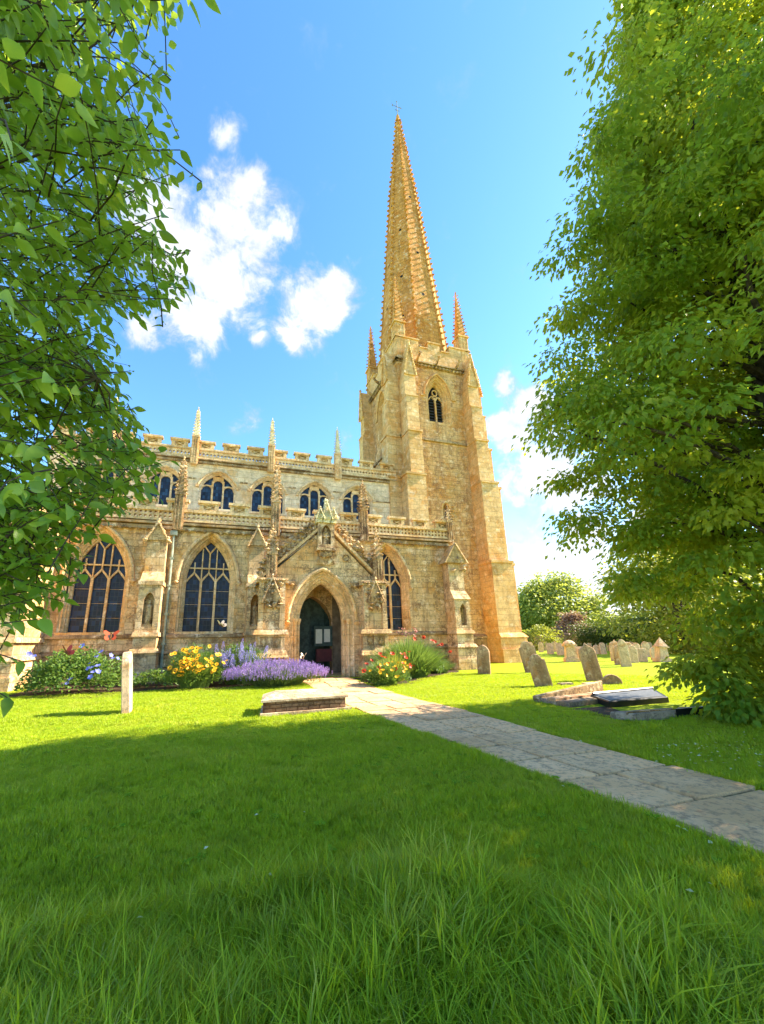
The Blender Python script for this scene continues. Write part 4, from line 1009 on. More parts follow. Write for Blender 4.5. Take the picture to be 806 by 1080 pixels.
# ------------------------------------------------------------------ gravestones
def outline(kind, w_, h):
    c_ = w_/2
    if kind == 'round':
        return [(-c_, 0), (c_, 0), (c_, h-c_)]+[(c_*math.cos(a), h-c_+c_*math.sin(a)) for a in np.linspace(.15, math.pi-.15, 11)]+[(-c_, h-c_)]
    if kind == 'gothic':
        return [(-c_, 0), (c_, 0)]+[(x, z) for x, z in reversed(Arch(0, h*.72, c_, h*.28).pts(c_, 7))] if h*.28 >= c_ else [(-c_, 0), (c_, 0), (c_, h*.75), (c_*.8, h*.86), (c_*.4, h*.95), (0, h), (-c_*.4, h*.95), (-c_*.8, h*.86), (-c_, h*.75)]
    if kind == 'shoulder':
        return [(-c_, 0), (c_, 0), (c_, h*.8), (c_*.72, h*.82), (c_*.62, h*.9), (c_*.36, h*.97), (0, h), (-c_*.36, h*.97), (-c_*.62, h*.9), (-c_*.72, h*.82), (-c_, h*.8)]
    if kind == 'ogee':
        return [(-c_, 0), (c_, 0), (c_, h*.76), (c_*.86, h*.84), (c_*.5, h*.89), (c_*.2, h*.93), (0, h), (-c_*.2, h*.93), (-c_*.5, h*.89), (-c_*.86, h*.84), (-c_, h*.76)]
    return [(-c_, 0), (c_, 0), (c_, h*.97), (c_*.9, h), (-c_*.9, h), (-c_, h*.97)]
def gravestone(loc, w_, h, kind, rz, tilt=0, lean=0, th=.11, mat='grave', label='', group=None, foot=False, cat='gravestone', name='gravestone'):
    P = outline(kind, w_, h); P = [(x, z if z else -.15) for x, z in P]; mb = MB(); n = len(P); cz = h/2
    ins = [(x*(1-.03/w_*2) if True else x, cz+(z-cz)*(1-.03/h)) for x, z in P]
    mb.loft([[(x, -th/2, z) for x, z in ins], [(x, -th/2+.018, z) for x, z in P], [(x, th/2-.018, z) for x, z in P], [(x, th/2, z) for x, z in ins]])
    for ring, y in ((ins, -th/2), (ins, th/2)):
        tr = tessellate_polygon([[Vector((x, z, 0)) for x, z in ring]]); mb.add([(x, y, z) for x, z in ring], [tuple(t_) for t_ in tr])
    o = mb.build(name, mat); o.location = (float(loc[0]), float(loc[1]), 0); o.rotation_euler = (R_(lean), R_(tilt), R_(rz)); tag(o, label, cat, group)
    return o
def gs(px, yb, yt, w_, kind, rz, tilt, label, lean=0, **k):
    g = ground(px, yb); h = float(on_y(px, yt, g[1])[2]); return gravestone(g, w_, h, kind, rz, tilt, lean, label=label, **k)
gs(134, 751.5, 687, .5, 'round', 94, 1, 'narrow pale gravestone seen edge on, alone on the lawn before the blue flowers', th=.17, mat='grave2', lean=-6)
gs(511, 711.5, 680, .52, 'gothic', -52, 2, 'small pointed gravestone beside the corner buttress at the tower foot', th=.12)
gs(563, 709.5, 675.5, .66, 'shoulder', -38, -9, 'rear one of two leaning brown gravestones just right of the tower foot')
gs(574, 724.5, 689, .5, 'shoulder', -36, -10, 'front one of two leaning brown gravestones just right of the tower foot', th=.12)
gs(628, 718.5, 677.5, .52, 'ogee', -28, -6, 'tall pointed brown gravestone tilting alone behind the three ledgers', lean=-3)
gs(646, 721.5, 711, .55, 'round', -30, 0, 'tiny half round gravestone beside the tall pointed one', th=.16)
FAR = [(560, 687, 677, 'round'), (566, 685, 676.5, 'round'), (571, 688, 677, 'shoulder'), (576, 686, 676.5, 'flat'), (581, 690, 678, 'round'), (587, 687.5, 676, 'ogee'), (592, 691, 678, 'round'), (597, 688, 677.5, 'shoulder'),
       (606, 690, 678.5, 'round'), (611, 697, 682, 'flat'), (617, 697.5, 684, 'flat'), (623, 688, 678, 'round'), (637, 690, 677.5, 'round'), (644, 686.5, 678.5, 'flat'), (550, 688, 678, 'round'), (555, 691, 678, 'flat'),
       (650, 697, 674.5, 'ogee'), (655, 701, 680, 'round'), (661, 703, 674, 'gothic'), (664, 698, 677, 'round'), (669, 699, 680.5, 'shoulder'), (673, 695, 678, 'round'), (678, 698, 684, 'flat'), (683, 693, 676.5, 'gothic'), (687, 690, 677, 'round'), (668, 690, 676, 'ogee'), (692, 696, 682, 'round'), (657, 690, 677, 'round'), (630, 690, 680, 'round')]
for px, yb, yt, kd in FAR:
    g = ground(px, yb); wd = rng.uniform(.42, .6)
    near = g[0] < 0
    gs(px, yb, yt, wd, kd, rng.uniform(-40, -20), rng.uniform(-4, 4), 'weathered stone in the far rows between the tower and the hedge', mat='grave2' if rng.random() < .7 else 'grave', group='gravestones in the far rows')
g = ground(603, 698); mb = MB(); hh = float(on_y(603, 675, g[1])[2])
mb.box(-.38, .38, -.3, .3, -.1, .22); mb.box(-.3, .3, -.22, .22, .22, hh*.72, .06, .04); mb.box(-.36, .36, -.28, .28, hh*.72, hh*.8); mb.lathe(0, 0, [(.36, hh*.8), (.34, hh*.88), (.2, hh*.96), (.05, hh)], 10)
o = mb.build('pedestal_tomb', 'grave2'); o.location = (float(g[0]), float(g[1]), 0); o.rotation_euler = (0, 0, R_(-30)); tag(o, 'pale domed pedestal monument among the far gravestones', 'monument')
g = ground(699, 698); hh = float(on_y(699, 673, g[1])[2]); mb = MB()
mb.box(-.34, .34, -.34, .34, -.1, .2); mb.box(-.24, .24, -.24, .24, .2, hh*.6, .03, .03); mb.box(-.29, .29, -.29, .29, hh*.6, hh*.66); mb.add([(-.25, -.25, hh*.66), (.25, -.25, hh*.66), (.25, .25, hh*.66), (-.25, .25, hh*.66), (0, 0, hh*1.05)], [(0, 1, 4), (1, 2, 4), (2, 3, 4), (3, 0, 4)])
o = mb.build('pedestal_tomb', 'grave2'); o.location = (float(g[0]), float(g[1]), 0); o.rotation_euler = (0, R_(4), R_(-20)); tag(o, 'pale monument with pyramid top beneath the hanging branches', 'monument')

# low stone tomb beside the path
mb = MB(); mb.hexa([(.84, 8.62, -.05), (2.78, 8.72, -.05), (2.7, 9.7, -.05), (.98, 9.75, -.05), (.84, 8.62, .07), (2.78, 8.72, .07), (2.7, 9.7, .07), (.98, 9.75, .07)])
base = mb.build('low_tomb', 'tomb'); base.location = (0, 0, 0)
tag(base, 'low stone tomb with sloping pale top on a stepped base beside the path', 'tomb')
mb = MB(); mb.hexa([(.9, 8.7, .07), (2.66, 8.79, .07), (2.58, 9.62, .07), (1.04, 9.66, .07), (.9, 8.7, .27), (2.66, 8.79, .27), (2.58, 9.62, .27), (1.04, 9.66, .27)]); mb.build('side', 'tombside', base)
mb = MB(); mb.hexa([(.86, 8.66, .27), (2.71, 8.75, .27), (2.63, 9.66, .27), (1.0, 9.7, .27), (.86, 8.66, .31), (2.71, 8.75, .31), (2.63, 9.66, .31), (1.0, 9.7, .31)]); mb.hexa([(.86, 8.66, .31), (2.71, 8.75, .31), (2.63, 9.66, .31), (1.0, 9.7, .31), (1.2, 9.1, .42), (2.4, 9.14, .42), (2.38, 9.32, .42), (1.22, 9.3, .42)]); mb.build('cover_slab', 'tomb', base)

# ledgers to the right of the path
def slab(pts, z0, z1, mat, name, label=None, cat=None, parent=None, inset=0.02, lift=(0, 0, 0, 0)):
    mb = MB(); P = [(float(p[0]), float(p[1])) for p in pts]; cx_ = sum(p[0] for p in P)/4; cy_ = sum(p[1] for p in P)/4
    L_ = lambda s: [(cx_+(x-cx_)*s, cy_+(y-cy_)*s) for x, y in P]
    r0 = [(x, y, z0) for x, y in P]; r1 = [(x, y, z1-.02+l) for (x, y), l in zip(P, lift)]; r2 = [(x, y, z1+l) for (x, y), l in zip(L_(1-inset), lift)]
    mb.loft([r0, r1, r2]); mb.add(r2, [(0, 1, 2, 3)])
    o = mb.build(name, mat, parent)
    if label: tag(o, label, cat)
    return o
def lerp(a, b, t_): return np.array(a)+(np.array(b)-np.array(a))*t_
# black polished ledger
q = [ground(643, 746.5), ground(706, 741), ground(690, 730, .0), ground(622, 739, .0)]
z1 = .13
q[2] = ground(690, 725.5, z1+.02); q[3] = ground(622, 732, z1+.02)
led = slab(q, -.05, z1, 'polish', 'black_ledger', 'raised black polished ledger with a grey top in the middle of the three graves', 'grave', inset=.03)
c4 = sum(np.array(p) for p in q)/4; slab([lerp(p, c4, .1) for p in q], z1-.01, z1+.012, 'granite', 'top_panel', parent=led)
e0, e1 = lerp(q[3], c4, .08), lerp(q[2], c4, .08)
mb = MB(); mb.tube([(e0[0], e0[1], z1+.03), (e1[0], e1[1], z1+.03)], .03, 6); mb.build('rail', 'polish', led)
# low ledger in front
q = [ground(672, 761.5), ground(749, 754.5), ground(736, 744, .14), ground(643, 750, .14)]
led = slab(q, -.05, .13, 'ledger', 'low_ledger', 'low grey ledger nearest the path with a dark polished end', 'grave', inset=.03)
m0 = lerp(q[0], q[1], .52); m1 = lerp(q[3], q[2], .86)
slab([m0+np.array([.0, -.02, 0]), q[1]+np.array([.02, -.02, 0]), lerp(q[1], q[2], .24), lerp(m0, m1, .2)], -.04, .16, 'polish', 'polished_end', parent=led)
slab([lerp(q[0], q[3], .3), lerp(m0, m1, .3), lerp(m0, m1, .36), lerp(q[0], q[3], .36)], .1, .15, 'coping', 'ridge', parent=led)
# broken kerb set on the left
q = [ground(601, 746.5), ground(640, 741), ground(636, 726.5, .1), ground(562, 735.5, .1)]
led = slab(q, -.05, .1, 'ledger', 'kerbed_grave', 'sunken kerbed grave of grey slabs beside the raised black ledger', 'grave', inset=.02)
slab([lerp(q[3], q[0], .0), lerp(q[3], q[0], .18), lerp(q[2], q[1], .25), lerp(q[2], q[1], .0)], .05, .24, 'coping', 'kerb', parent=led, lift=(-.1, -.1, .08, .08))
slab([lerp(q[3], q[0], .42), lerp(q[3], q[0], .66), lerp(q[2], q[1], .7), lerp(q[2], q[1], .45)], .08, .14, 'grave', 'cover_slab', parent=led)
g = ground(635, 725.5); mb = MB(); mb.box(-.3, .3, -.1, .1, -.05, .15); o = mb.build('stone_block', 'grave2'); o.location = (float(g[0])-.25, float(g[1])+.1, 0); o.rotation_euler = (0, 0, R_(8)); tag(o, 'short pale stone block lying at the back of the kerbed grave', 'stone block')
g = ground(596.5, 722.7); mb = MB(); mb.box(-.22, .22, -.1, .1, -.05, .07); o = mb.build('flat_marker', 'ledger'); o.location = (float(g[0]), float(g[1]), 0); tag(o, 'small flat grave marker in the grass beside the leaning gravestones', 'grave marker')
# soil edge in front of the graves
mb = MB(); A = [ground(*p) for p in ((600, 748), (640, 757), (672, 763), (660, 752), (640, 745))]
mb.add([(p[0], p[1], .006) for p in A], [(0, 1, 2, 3, 4)]); o = mb.build('bare_soil', 'soil'); tag(o, kind='structure')

# ------------------------------------------------------------------ flower borders
def ground_y(px, Y, z=0.0):
    """x of the picture column px on the ground at depth Y (found by walking along the depth)"""
    d = ray(px, 720); return float(d[0]/d[1]*Y)
def dome_leaves(c, rx, ry, h, n, L, wr=.5, up=.3, flat=True, lo=.05):
    a = rng.uniform(0, 2*math.pi, n); q = rng.uniform(0, 1, n)**.5; u = rng.uniform(lo, 1, n)
    lump = 1+.18*np.sin(3*a+1.3)+.12*np.sin(7*a)
    k = np.sqrt(np.maximum(0, 1-(q*.98)**2.2))
    P = np.stack([c[0]+rx*q*lump*np.cos(a), c[1]+ry*q*lump*np.sin(a), h*k*(u**.45)*(1+.13*np.sin(5*a+9*q))], 1)
    D = np.stack([np.cos(a)*q, np.sin(a)*q, np.full(n, up)], 1)+rand_dirs(n)*.7
    N = rand_dirs(n)*.7+np.array([0, -.2, 1])
    return P, leaf_geo(P, D, N, L*rng.uniform(.6, 1.3, n), wr, .25)
def blades(c, rx, ry, h, n, wd, spread=.5, lean=(0, 0)):
    """strap leaves or stems rising from a clump and arching outward; returns geometry and tips"""
    a = rng.uniform(0, 2*math.pi, n); q = rng.uniform(0, 1, n)**.5
    B = np.stack([c[0]+rx*.45*q*np.cos(a), c[1]+ry*.45*q*np.sin(a), np.zeros(n)], 1)
    H = h*rng.uniform(.6, 1.08, n)*(1-.42*q*q)
    out = np.stack([np.cos(a)*rx, np.sin(a)*ry, np.zeros(n)], 1)*(q*spread)[:, None]+rng.normal(size=(n, 3))*.06*h+np.array([lean[0], lean[1], 0])*h
    out[:, 2] = 0
    S = unit(np.cross(np.array([0, 0, 1.0]), rand_dirs(n)))
    rows = []
    for t_, ww in ((0, .8), (.4, 1), (.75, .75), (1, .12)):
        p = B+out*(t_**1.7)[..., None] if False else B+out*(t_**1.7)+np.array([0, 0, 1.0])*(H*(t_-.12*t_*t_))[:, None]
        rows += [p-S*wd*ww/2, p+S*wd*ww/2]
    V = np.stack(rows, 1).reshape(-1, 3); b = np.arange(n)[:, None]*8
    F = np.concatenate([b+np.array([[r*2, r*2+1, r*2+3, r*2+2]]) for r in range(3)])
    tips = (rows[-1]+rows[-2])/2; mid = (rows[-3]+rows[-4])/2
    return (V, F), tips, mid
def flower_mesh(name, mat, r, petals=8, cup=.35, centre=None):
    mb = MB()
    for k in range(petals):
        a = 2*math.pi*k/petals; da = math.pi/petals*1.05
        mb.add([(0, 0, 0), (r*.7*math.cos(a-da), r*.7*math.sin(a-da), r*cup*.7), (r*math.cos(a), r*math.sin(a), r*cup), (r*.7*math.cos(a+da), r*.7*math.sin(a+da), r*cup*.7)], [(0, 1, 2, 3)])
    if centre: mb.m = 1; mb.blob((0, 0, r*.12), r*.3, r*.3, r*.16)
    me = bpy.data.meshes.new(name); me.from_pydata(mb.v, [], mb.f); me.materials.append(M[mat])
    if centre: me.materials.append(M[centre]); me.polygons.foreach_set('material_index', mb.mi)
    return me
M['eye'] = plain('flower eye', (0.12, 0.05, 0.01), 0.9, .3)
def put_flowers(me, pts, parent, tiltmax=1.1, face=(0, -.6, .7)):
    off = np.array(world_loc(parent))
    for p in pts:
        o = bpy.data.objects.new('blossom', me); COL.objects.link(o); o.parent = parent; o.location = tuple(np.array(p)-off)
        v = Vector(face)+Vector(rng.normal(size=3)*.35); o.rotation_euler = v.to_track_quat('Z', 'Y').to_euler(); s = rng.uniform(.75, 1.2); o.scale = (s, s, s)
def plant(name, c, label, cat='plant', group=None): return empty(name, (float(c[0]), float(c[1]), 0), label, cat, group)
# soil strip under the border
mb = MB()
mb.add([(-6.2, 14.1, .004), (-3, 13.4, .004), (-1.9, 14.9, .004), (-.8, 13.9, .004), (1, 13.5, .004), (2.9, 13.6, .004), (2.95, 15.9, .004), (1.2, 15.9, .004), (1.2, 18.3, .004), (-6.2, 18.3, .004)], [tuple(range(10))])
mb.add([(5.0, 12.2, .004), (5.9, 12.6, .004), (7.2, 13.9, .004), (9.6, 15.6, .004), (10.8, 17.2, .004), (10.8, 18.3, .004), (7.0, 18.3, .004), (7.0, 15.9, .004), (5.1, 15.9, .004)], [tuple(range(9))])
o = mb.build('flower_bed', 'soil'); tag(o, kind='structure')
# 1 blue flowered bush
c = np.array([-4.25, 15.0, 0]); pr_ = plant('flowering_bush', c, 'broad green bush with blue flowers beside the white chapel buttress', 'bush')
_, (V, F) = dome_leaves(c, 1.35, 1.0, 1.25, 5200, .11, .6); mesh_np('foliage', V, F, 'leaf_bed', pr_)
me = flower_mesh('blossom', 'blue', .085, 5, .3)
pts = [on_y(px, py, Y)+rng.normal(size=3)*.04 for px, py, Y in ((96, 702, 14.35), (100, 707, 14.3), (104, 704, 14.35), (93, 706, 14.35), (98, 710, 14.3), (103, 692, 14.8), (108, 689, 15), (117, 695, 14.6), (122, 697, 14.5), (118, 692, 14.7), (88, 684, 15.2), (32, 690, 15), (36, 694, 14.9), (98, 699, 14.5), (102, 711, 14.2), (94, 715, 14.2), (78, 716, 14.2), (70, 720, 14.1))]
put_flowers(me, pts, pr_)
c = np.array([-2.15, 16.0, 0]); p2 = plant('low_plant', c, 'small grey green plant between the blue bush and the golden flowers', 'plant')
_, (V, F) = dome_leaves(c, .6, .5, .55, 900, .11, .5); mesh_np('foliage', V, F, 'leaf_bed', p2)
# 2 golden flowers
c = np.array([-.75, 15.0, 0]); p3 = plant('golden_daisy', c, 'clump of golden yellow daisies below the second leaded window', 'flowers')
g1, tips, mid = blades(c, 1.05, .8, 1.7, 620, .012, .65); _, g2 = dome_leaves(c, .95, .75, 1.25, 2600, .13, .3, .7); V, F = g2; mesh_np('foliage', V, F, 'leaf_bed', p3); mesh_np('stems', *g1, 'leaf_blade', p3)
me = flower_mesh('blossom', 'yellowfl', .075, 9, .15, 'eye'); allp = np.concatenate([tips, mid+np.array([0, -.12, 0])]); cand = allp[np.argsort(allp[:, 1]+rng.normal(size=len(allp))*.3)][:96]
put_flowers(me, cand+np.array([0, -.03, 0]), p3)
# 3 tall lilac spires behind
c = np.array([.75, 15.7, 0]); p4 = plant('lilac_spires', c, 'tall lilac flower spikes standing behind the golden daisies and lavender', 'flowers')
g1, tips, mid = blades(c, 1.05, .7, 1.55, 420, .02, .55); _, g2 = dome_leaves(c, 1.0, .7, 1.3, 2600, .14, .3, .8); mesh_np('foliage', *g2, 'leaf_bed', p4); mesh_np('stems', *g1, 'leaf_blade', p4)
mbs = MB(); sp_ = bpy.data.meshes.new('flower_spike'); A = []
for k in range(46):
    z = k/46*.34; A.append(((.035*(1-z/.36)+.008)*math.cos(k*2.4), (.035*(1-z/.36)+.008)*math.sin(k*2.4), z))
A = np.array(A); V, F = leaf_geo(A, np.c_[A[:, :2]*20, np.full(46, .35)], rand_dirs(46)+np.array([0, 0, 1]), .034, .7)
sp_.from_pydata(V.tolist(), [], F.tolist()); sp_.materials.append(M['lilac'])
spots = tips[np.argsort(tips[:, 1]-.5*tips[:, 2])][:40]
for p in spots:
    o = bpy.data.objects.new('flower_spike', sp_); COL.objects.link(o); o.parent = p4; o.location = tuple(p-np.array([c[0], c[1], 0])+np.array([0, -.02, -.12])); o.rotation_euler = (rng.normal()*.15, rng.normal()*.15, 0); s = rng.uniform(.8, 1.5); o.scale = (s, s, s)
# 4 lavender mound
c = np.array([1.95, 14.35, 0]); p5 = plant('lavender', c, 'wide mound of purple lavender left of the porch door', 'lavender')
g1, tips, mid = blades(c, 1.6, .95, .92, 3400, .012, .66); mesh_np('stems', *g1, 'leaf_grey', p5); _, g2 = dome_leaves(c, 1.3, .75, .5, 2200, .1, .2, .9); mesh_np('foliage', *g2, 'leaf_grey', p5)
T = tips[(tips[:, 2] > .2) & (rng.uniform(0, 1, len(tips)) < .72)]; parts = []
for k in range(5):
    P = T+np.array([0, 0, .022*(k-2)])+rng.normal(size=T.shape)*.004; parts.append(leaf_geo(P, rng.normal(size=T.shape)*.5+np.array([0, 0, .9]), rand_dirs(len(T)), .04, .65))
V, F = join_geo(parts); o = mesh_np('flower_heads', V, F, 'lavender', p5); tag(o, kind='stuff')
# 5 poppies beside the path
c = np.array([5.3, 13.0, 0]); p6 = plant('poppy_clump', c, 'small clump of red and yellow flowers at the path edge right of the porch', 'flowers')
g1, tips, mid = blades(c, .85, .65, .98, 1100, .014, .7); mesh_np('stems', *g1, 'leaf_blade', p6); _, g2 = dome_leaves(c, .8, .6, .65, 1900, .1, .35, .7); mesh_np('foliage', *g2, 'leaf_bed', p6)
me = flower_mesh('blossom', 'redfl', .085, 6, .45, 'eye'); me2 = flower_mesh('blossom', 'yellowfl', .06, 7, .3)
cand = tips[np.argsort(tips[:, 1]+rng.normal(size=len(tips))*.3)]
put_flowers(me, [on_y(x, y, 12.7) for x, y in ((387, 701), (401, 690), (403, 693), (423, 690), (428, 694), (417, 706), (392, 697), (410, 700), (432, 702), (399, 705), (407, 694), (384, 708), (425, 700), (414, 690))], p6); put_flowers(me2, cand[:16], p6)
# 6 tall grassy clump with red flowers
c = np.array([7.3, 15.3, 0]); p7 = plant('tall_border_plants', c, 'tall grassy green border plants with scattered red flowers under the right window', 'plant')
g1, tips, mid = blades(c, 1.65, 1.2, 1.75, 2800, .024, .62); mesh_np('foliage', *g1, 'leaf_blade', p7); _, g2 = dome_leaves(c, 1.35, 1.0, 1.1, 2600, .12, .3, .9); mesh_np('underleaves', *g2, 'leaf_bed', p7)
put_flowers(me, [on_y(x, y, 14.4) for x, y in ((437, 674), (447, 672.5), (456, 676), (463, 681), (459, 677), (475, 688), (432, 688), (427, 690), (466, 680), (436, 703))], p7)
me3 = flower_mesh('blossom', 'pinkfl', .05, 6, .5); put_flowers(me3, [on_y(rng.uniform(418, 440), rng.uniform(662, 671), 15.3) for k in range(26)], p7)
c = np.array([6.1, 14.1, 0]); p8 = plant('yellow_green_plant', c, 'yellow green wispy plant with orange flowers between the poppies and tall grasses', 'plant')
g1, tips, mid = blades(c, .8, .6, 1.15, 900, .014, .6); mesh_np('foliage', *g1, 'leaf_yellow', p8)
put_flowers(me2, tips[np.argsort(tips[:, 1])][:14], p8)
c = np.array([9.3, 16.6, 0]); p9 = plant('low_plant', c, 'low grey green plants tapering along the wall towards the corner buttress', 'plant')
g1, tips, mid = blades(c, 1.0, .7, .75, 900, .022, .6); mesh_np('foliage', *g1, 'leaf_grey', p9)

# ------------------------------------------------------------------ butterflies above the border
def wing_mat(name, base, band, edge):
    m, t, out = new_mat(name); tc = t.n('ShaderNodeTexCoord').outputs['Object']
    v = t.vmath('LENGTH', tc, out=1); nz = t.noise(tc, 22.0, 4, .6)
    k = t.math('ADD', v, t.math('MULTIPLY', nz, .06))
    c = t.mix(t.ramp(k, .11, .15), base, band); c = t.mix(t.ramp(k, .33, .36), c, edge)
    c = t.mix(t.ramp(t.noise(tc, 40, 2), .62, .66), c, edge); principled(t, out, c, .7); return m
M['wing_dark'] = wing_mat('dark red wing', (0.10, 0.015, 0.015), (0.20, 0.03, 0.02), (0.03, 0.01, 0.01))
M['wing_orange'] = wing_mat('orange and black wing', (0.02, 0.012, 0.01), (0.45, 0.06, 0.015), (0.03, 0.015, 0.012))
M['wing_pale'] = wing_mat('cream wing', (0.10, 0.02, 0.015), (0.75, 0.60, 0.42), (0.7, 0.62, 0.5))
def butterfly(loc, size, mat, rz, fold, label, pitch_=0.3):
    root = empty('butterfly', tuple(float(v) for v in loc), label, 'butterfly'); root.rotation_euler = (pitch_, 0, rz)
    mb = MB(); mb.tube([(0, -.5*size*.4, 0), (0, 0, .01*size), (0, .5*size*.5, 0)], [.02*size*2, .035*size*2, .012*size*2], 8); mb.blob((0, .28*size, .01), .035*size*2, None, None, .05)
    for sx in (-1, 1): mb.tube([(0, .3*size, 0), (sx*.1*size, .46*size, .08*size)], .006*size*2, 4)
    mb.build('body', 'eye', root, True)
    for sx in (-1, 1):
        ca, sa = math.cos(fold), math.sin(fold)
        for pts in ([(0.01, .14), (.18, .36), (.42, .48), (.56, .40), (.5, .2), (.3, .04), (.02, .0)], [(.02, .02), (.28, .04), (.42, -.08), (.40, -.28), (.26, -.40), (.12, -.34), (.02, -.1)]):
            mb = MB(); P = [(sx*x*size*ca, y*size, x*size*sa) for x, y in pts]; mb.add(P+[(p[0], p[1], p[2]+.003) for p in P], [tuple(range(len(P))), tuple(range(2*len(P)-1, len(P)-1, -1))]+[(i, (i+1) % len(P), len(P)+(i+1) % len(P), len(P)+i) for i in range(len(P))])
            mb.build('wing', mat, root, True)
butterfly(on_y(71, 689.5, 14.2), .44, 'wing_dark', .9, .95, 'dark red butterfly with raised wings on the blue flowered bush', .5)
butterfly(on_y(117, 671.5, 15.0), .44, 'wing_orange', .1, .35, 'orange and black butterfly with spread wings just below a window sill', .9)
butterfly(on_y(234, 660.5, 15.2), .4, 'wing_pale', .7, .9, 'cream and dark butterfly above the lilac flower spikes', .4)
butterfly(on_y(320, 694, 14.2), .3, 'wing_pale', -.6, .95, 'cream and dark butterfly beside the porch door above the lavender', .5)

# ------------------------------------------------------------------ grass
def tuft_obj(name, n, h, wd, spread):
    V, F = [], []; b = 0
    for k in range(n):
        a = rng.uniform(0, 6.283); r = rng.uniform(0, spread); x, y = r*math.cos(a), r*math.sin(a); hh = h*rng.uniform(.55, 1.15); la = a+rng.normal()*.8; ln = hh*rng.uniform(.15, 1.15 if h > .1 else .75)
        sa = la+math.pi/2+rng.normal()*.5; sx, sy = math.cos(sa)*wd/2, math.sin(sa)*wd/2
        for t_, ww in ((0, .9), (.35, 1), (.7, .7), (1, .08)):
            px_, py_, pz_ = x+math.cos(la)*ln*t_**2, y+math.sin(la)*ln*t_**2, hh*(t_-.22*t_*t_*(ln/hh))
            V += [(px_-sx*ww, py_-sy*ww, pz_), (px_+sx*ww, py_+sy*ww, pz_)]
        F += [(b+2*r_, b+2*r_+1, b+2*r_+3, b+2*r_+2) for r_ in range(3)]; b += 8
    me = bpy.data.meshes.new(name); me.from_pydata(V, [], F); me.materials.append(M['grass']); me.update()
    return bpy.data.objects.new(name, me)
m, t, out = new_mat('grass blade'); M['grass'] = m
rnd = t.n('ShaderNodeObjectInfo').outputs['Random']; isl = t.n('ShaderNodeNewGeometry').outputs['Random Per Island']
c = t.mix(isl, (0.21, 0.34, 0.010), (0.38, 0.52, 0.016)); c = t.mix(t.math('MULTIPLY', rnd, .6), c, (0.34, 0.40, 0.02)); c = t.mix(t.math('MULTIPLY', t.ramp(t.math('FRACT', t.math('MULTIPLY', rnd, 7.3)), .6, 1.0), .6), c, (0.07, 0.16, 0.006)); c = t.mix(t.ramp(isl, .965, .975), c, (0.40, 0.36, 0.12))
pos = t.n('ShaderNodeNewGeometry').outputs['Position']
c = t.mix(t.math('MULTIPLY', t.ramp(t.noise(pos, 1.1, 5, .65), .5, .68), .5), c, (0.40, 0.37, 0.06)); c = t.mix(t.math('MULTIPLY', t.ramp(t.noise(t.vmath('ADD', pos, (7, 2, 0)), 1.9, 5, .7), .52, .66), .55), c, (0.08, 0.18, 0.008))
p_ = t.n('ShaderNodeBsdfPrincipled'); t.put(p_.inputs['Base Color'], c); p_.inputs['Roughness'].default_value = .5; p_.inputs['Specular IOR Level'].default_value = .25
tr = t.n('ShaderNodeBsdfTranslucent'); tr.inputs[0].default_value = (.6, .68, .02, 1); mx = t.n('ShaderNodeMixShader'); mx.inputs[0].default_value = .38
m.node_tree.links.new(p_.outputs[0], mx.inputs[1]); m.node_tree.links.new(tr.outputs[0], mx.inputs[2]); m.node_tree.links.new(mx.outputs[0], out.inputs[0])
def on_obstacle(x, y):
    bad = (x > np.interp(y, *zip(*PATH_L))-.0) & (x < np.interp(y, *zip(*PATH_R))+.0) & (y < 16.5)
    bad |= (x > .86) & (x < 2.75) & (y > 8.66) & (y < 9.72)
    bad |= (y > 18.2) & (x < 12) & (x > -6.4)
    bad |= (x > -6) & (x < 3) & (y > 14.6)
    bad |= (x > 5.0) & (x < 11) & (y > np.interp(x, [5, 6, 7.2, 9.6, 11], [12.6, 13, 14.3, 16, 17.5]))
    return bad
LEDG = [[ground(600, 747), ground(672, 762), ground(749, 755), ground(736, 744), ground(706, 741), ground(690, 729), ground(622, 728), ground(560, 736)]]
def in_poly(x, y, P):
    ins = np.zeros(len(x), bool); n = len(P)
    for i in range(n):
        x1, y1 = P[i][0], P[i][1]; x2, y2 = P[(i+1) % n][0], P[(i+1) % n][1]
        c_ = ((y1 > y) != (y2 > y)) & (x < (x2-x1)*(y-y1)/(y2-y1+1e-9)+x1); ins ^= c_
    return ins
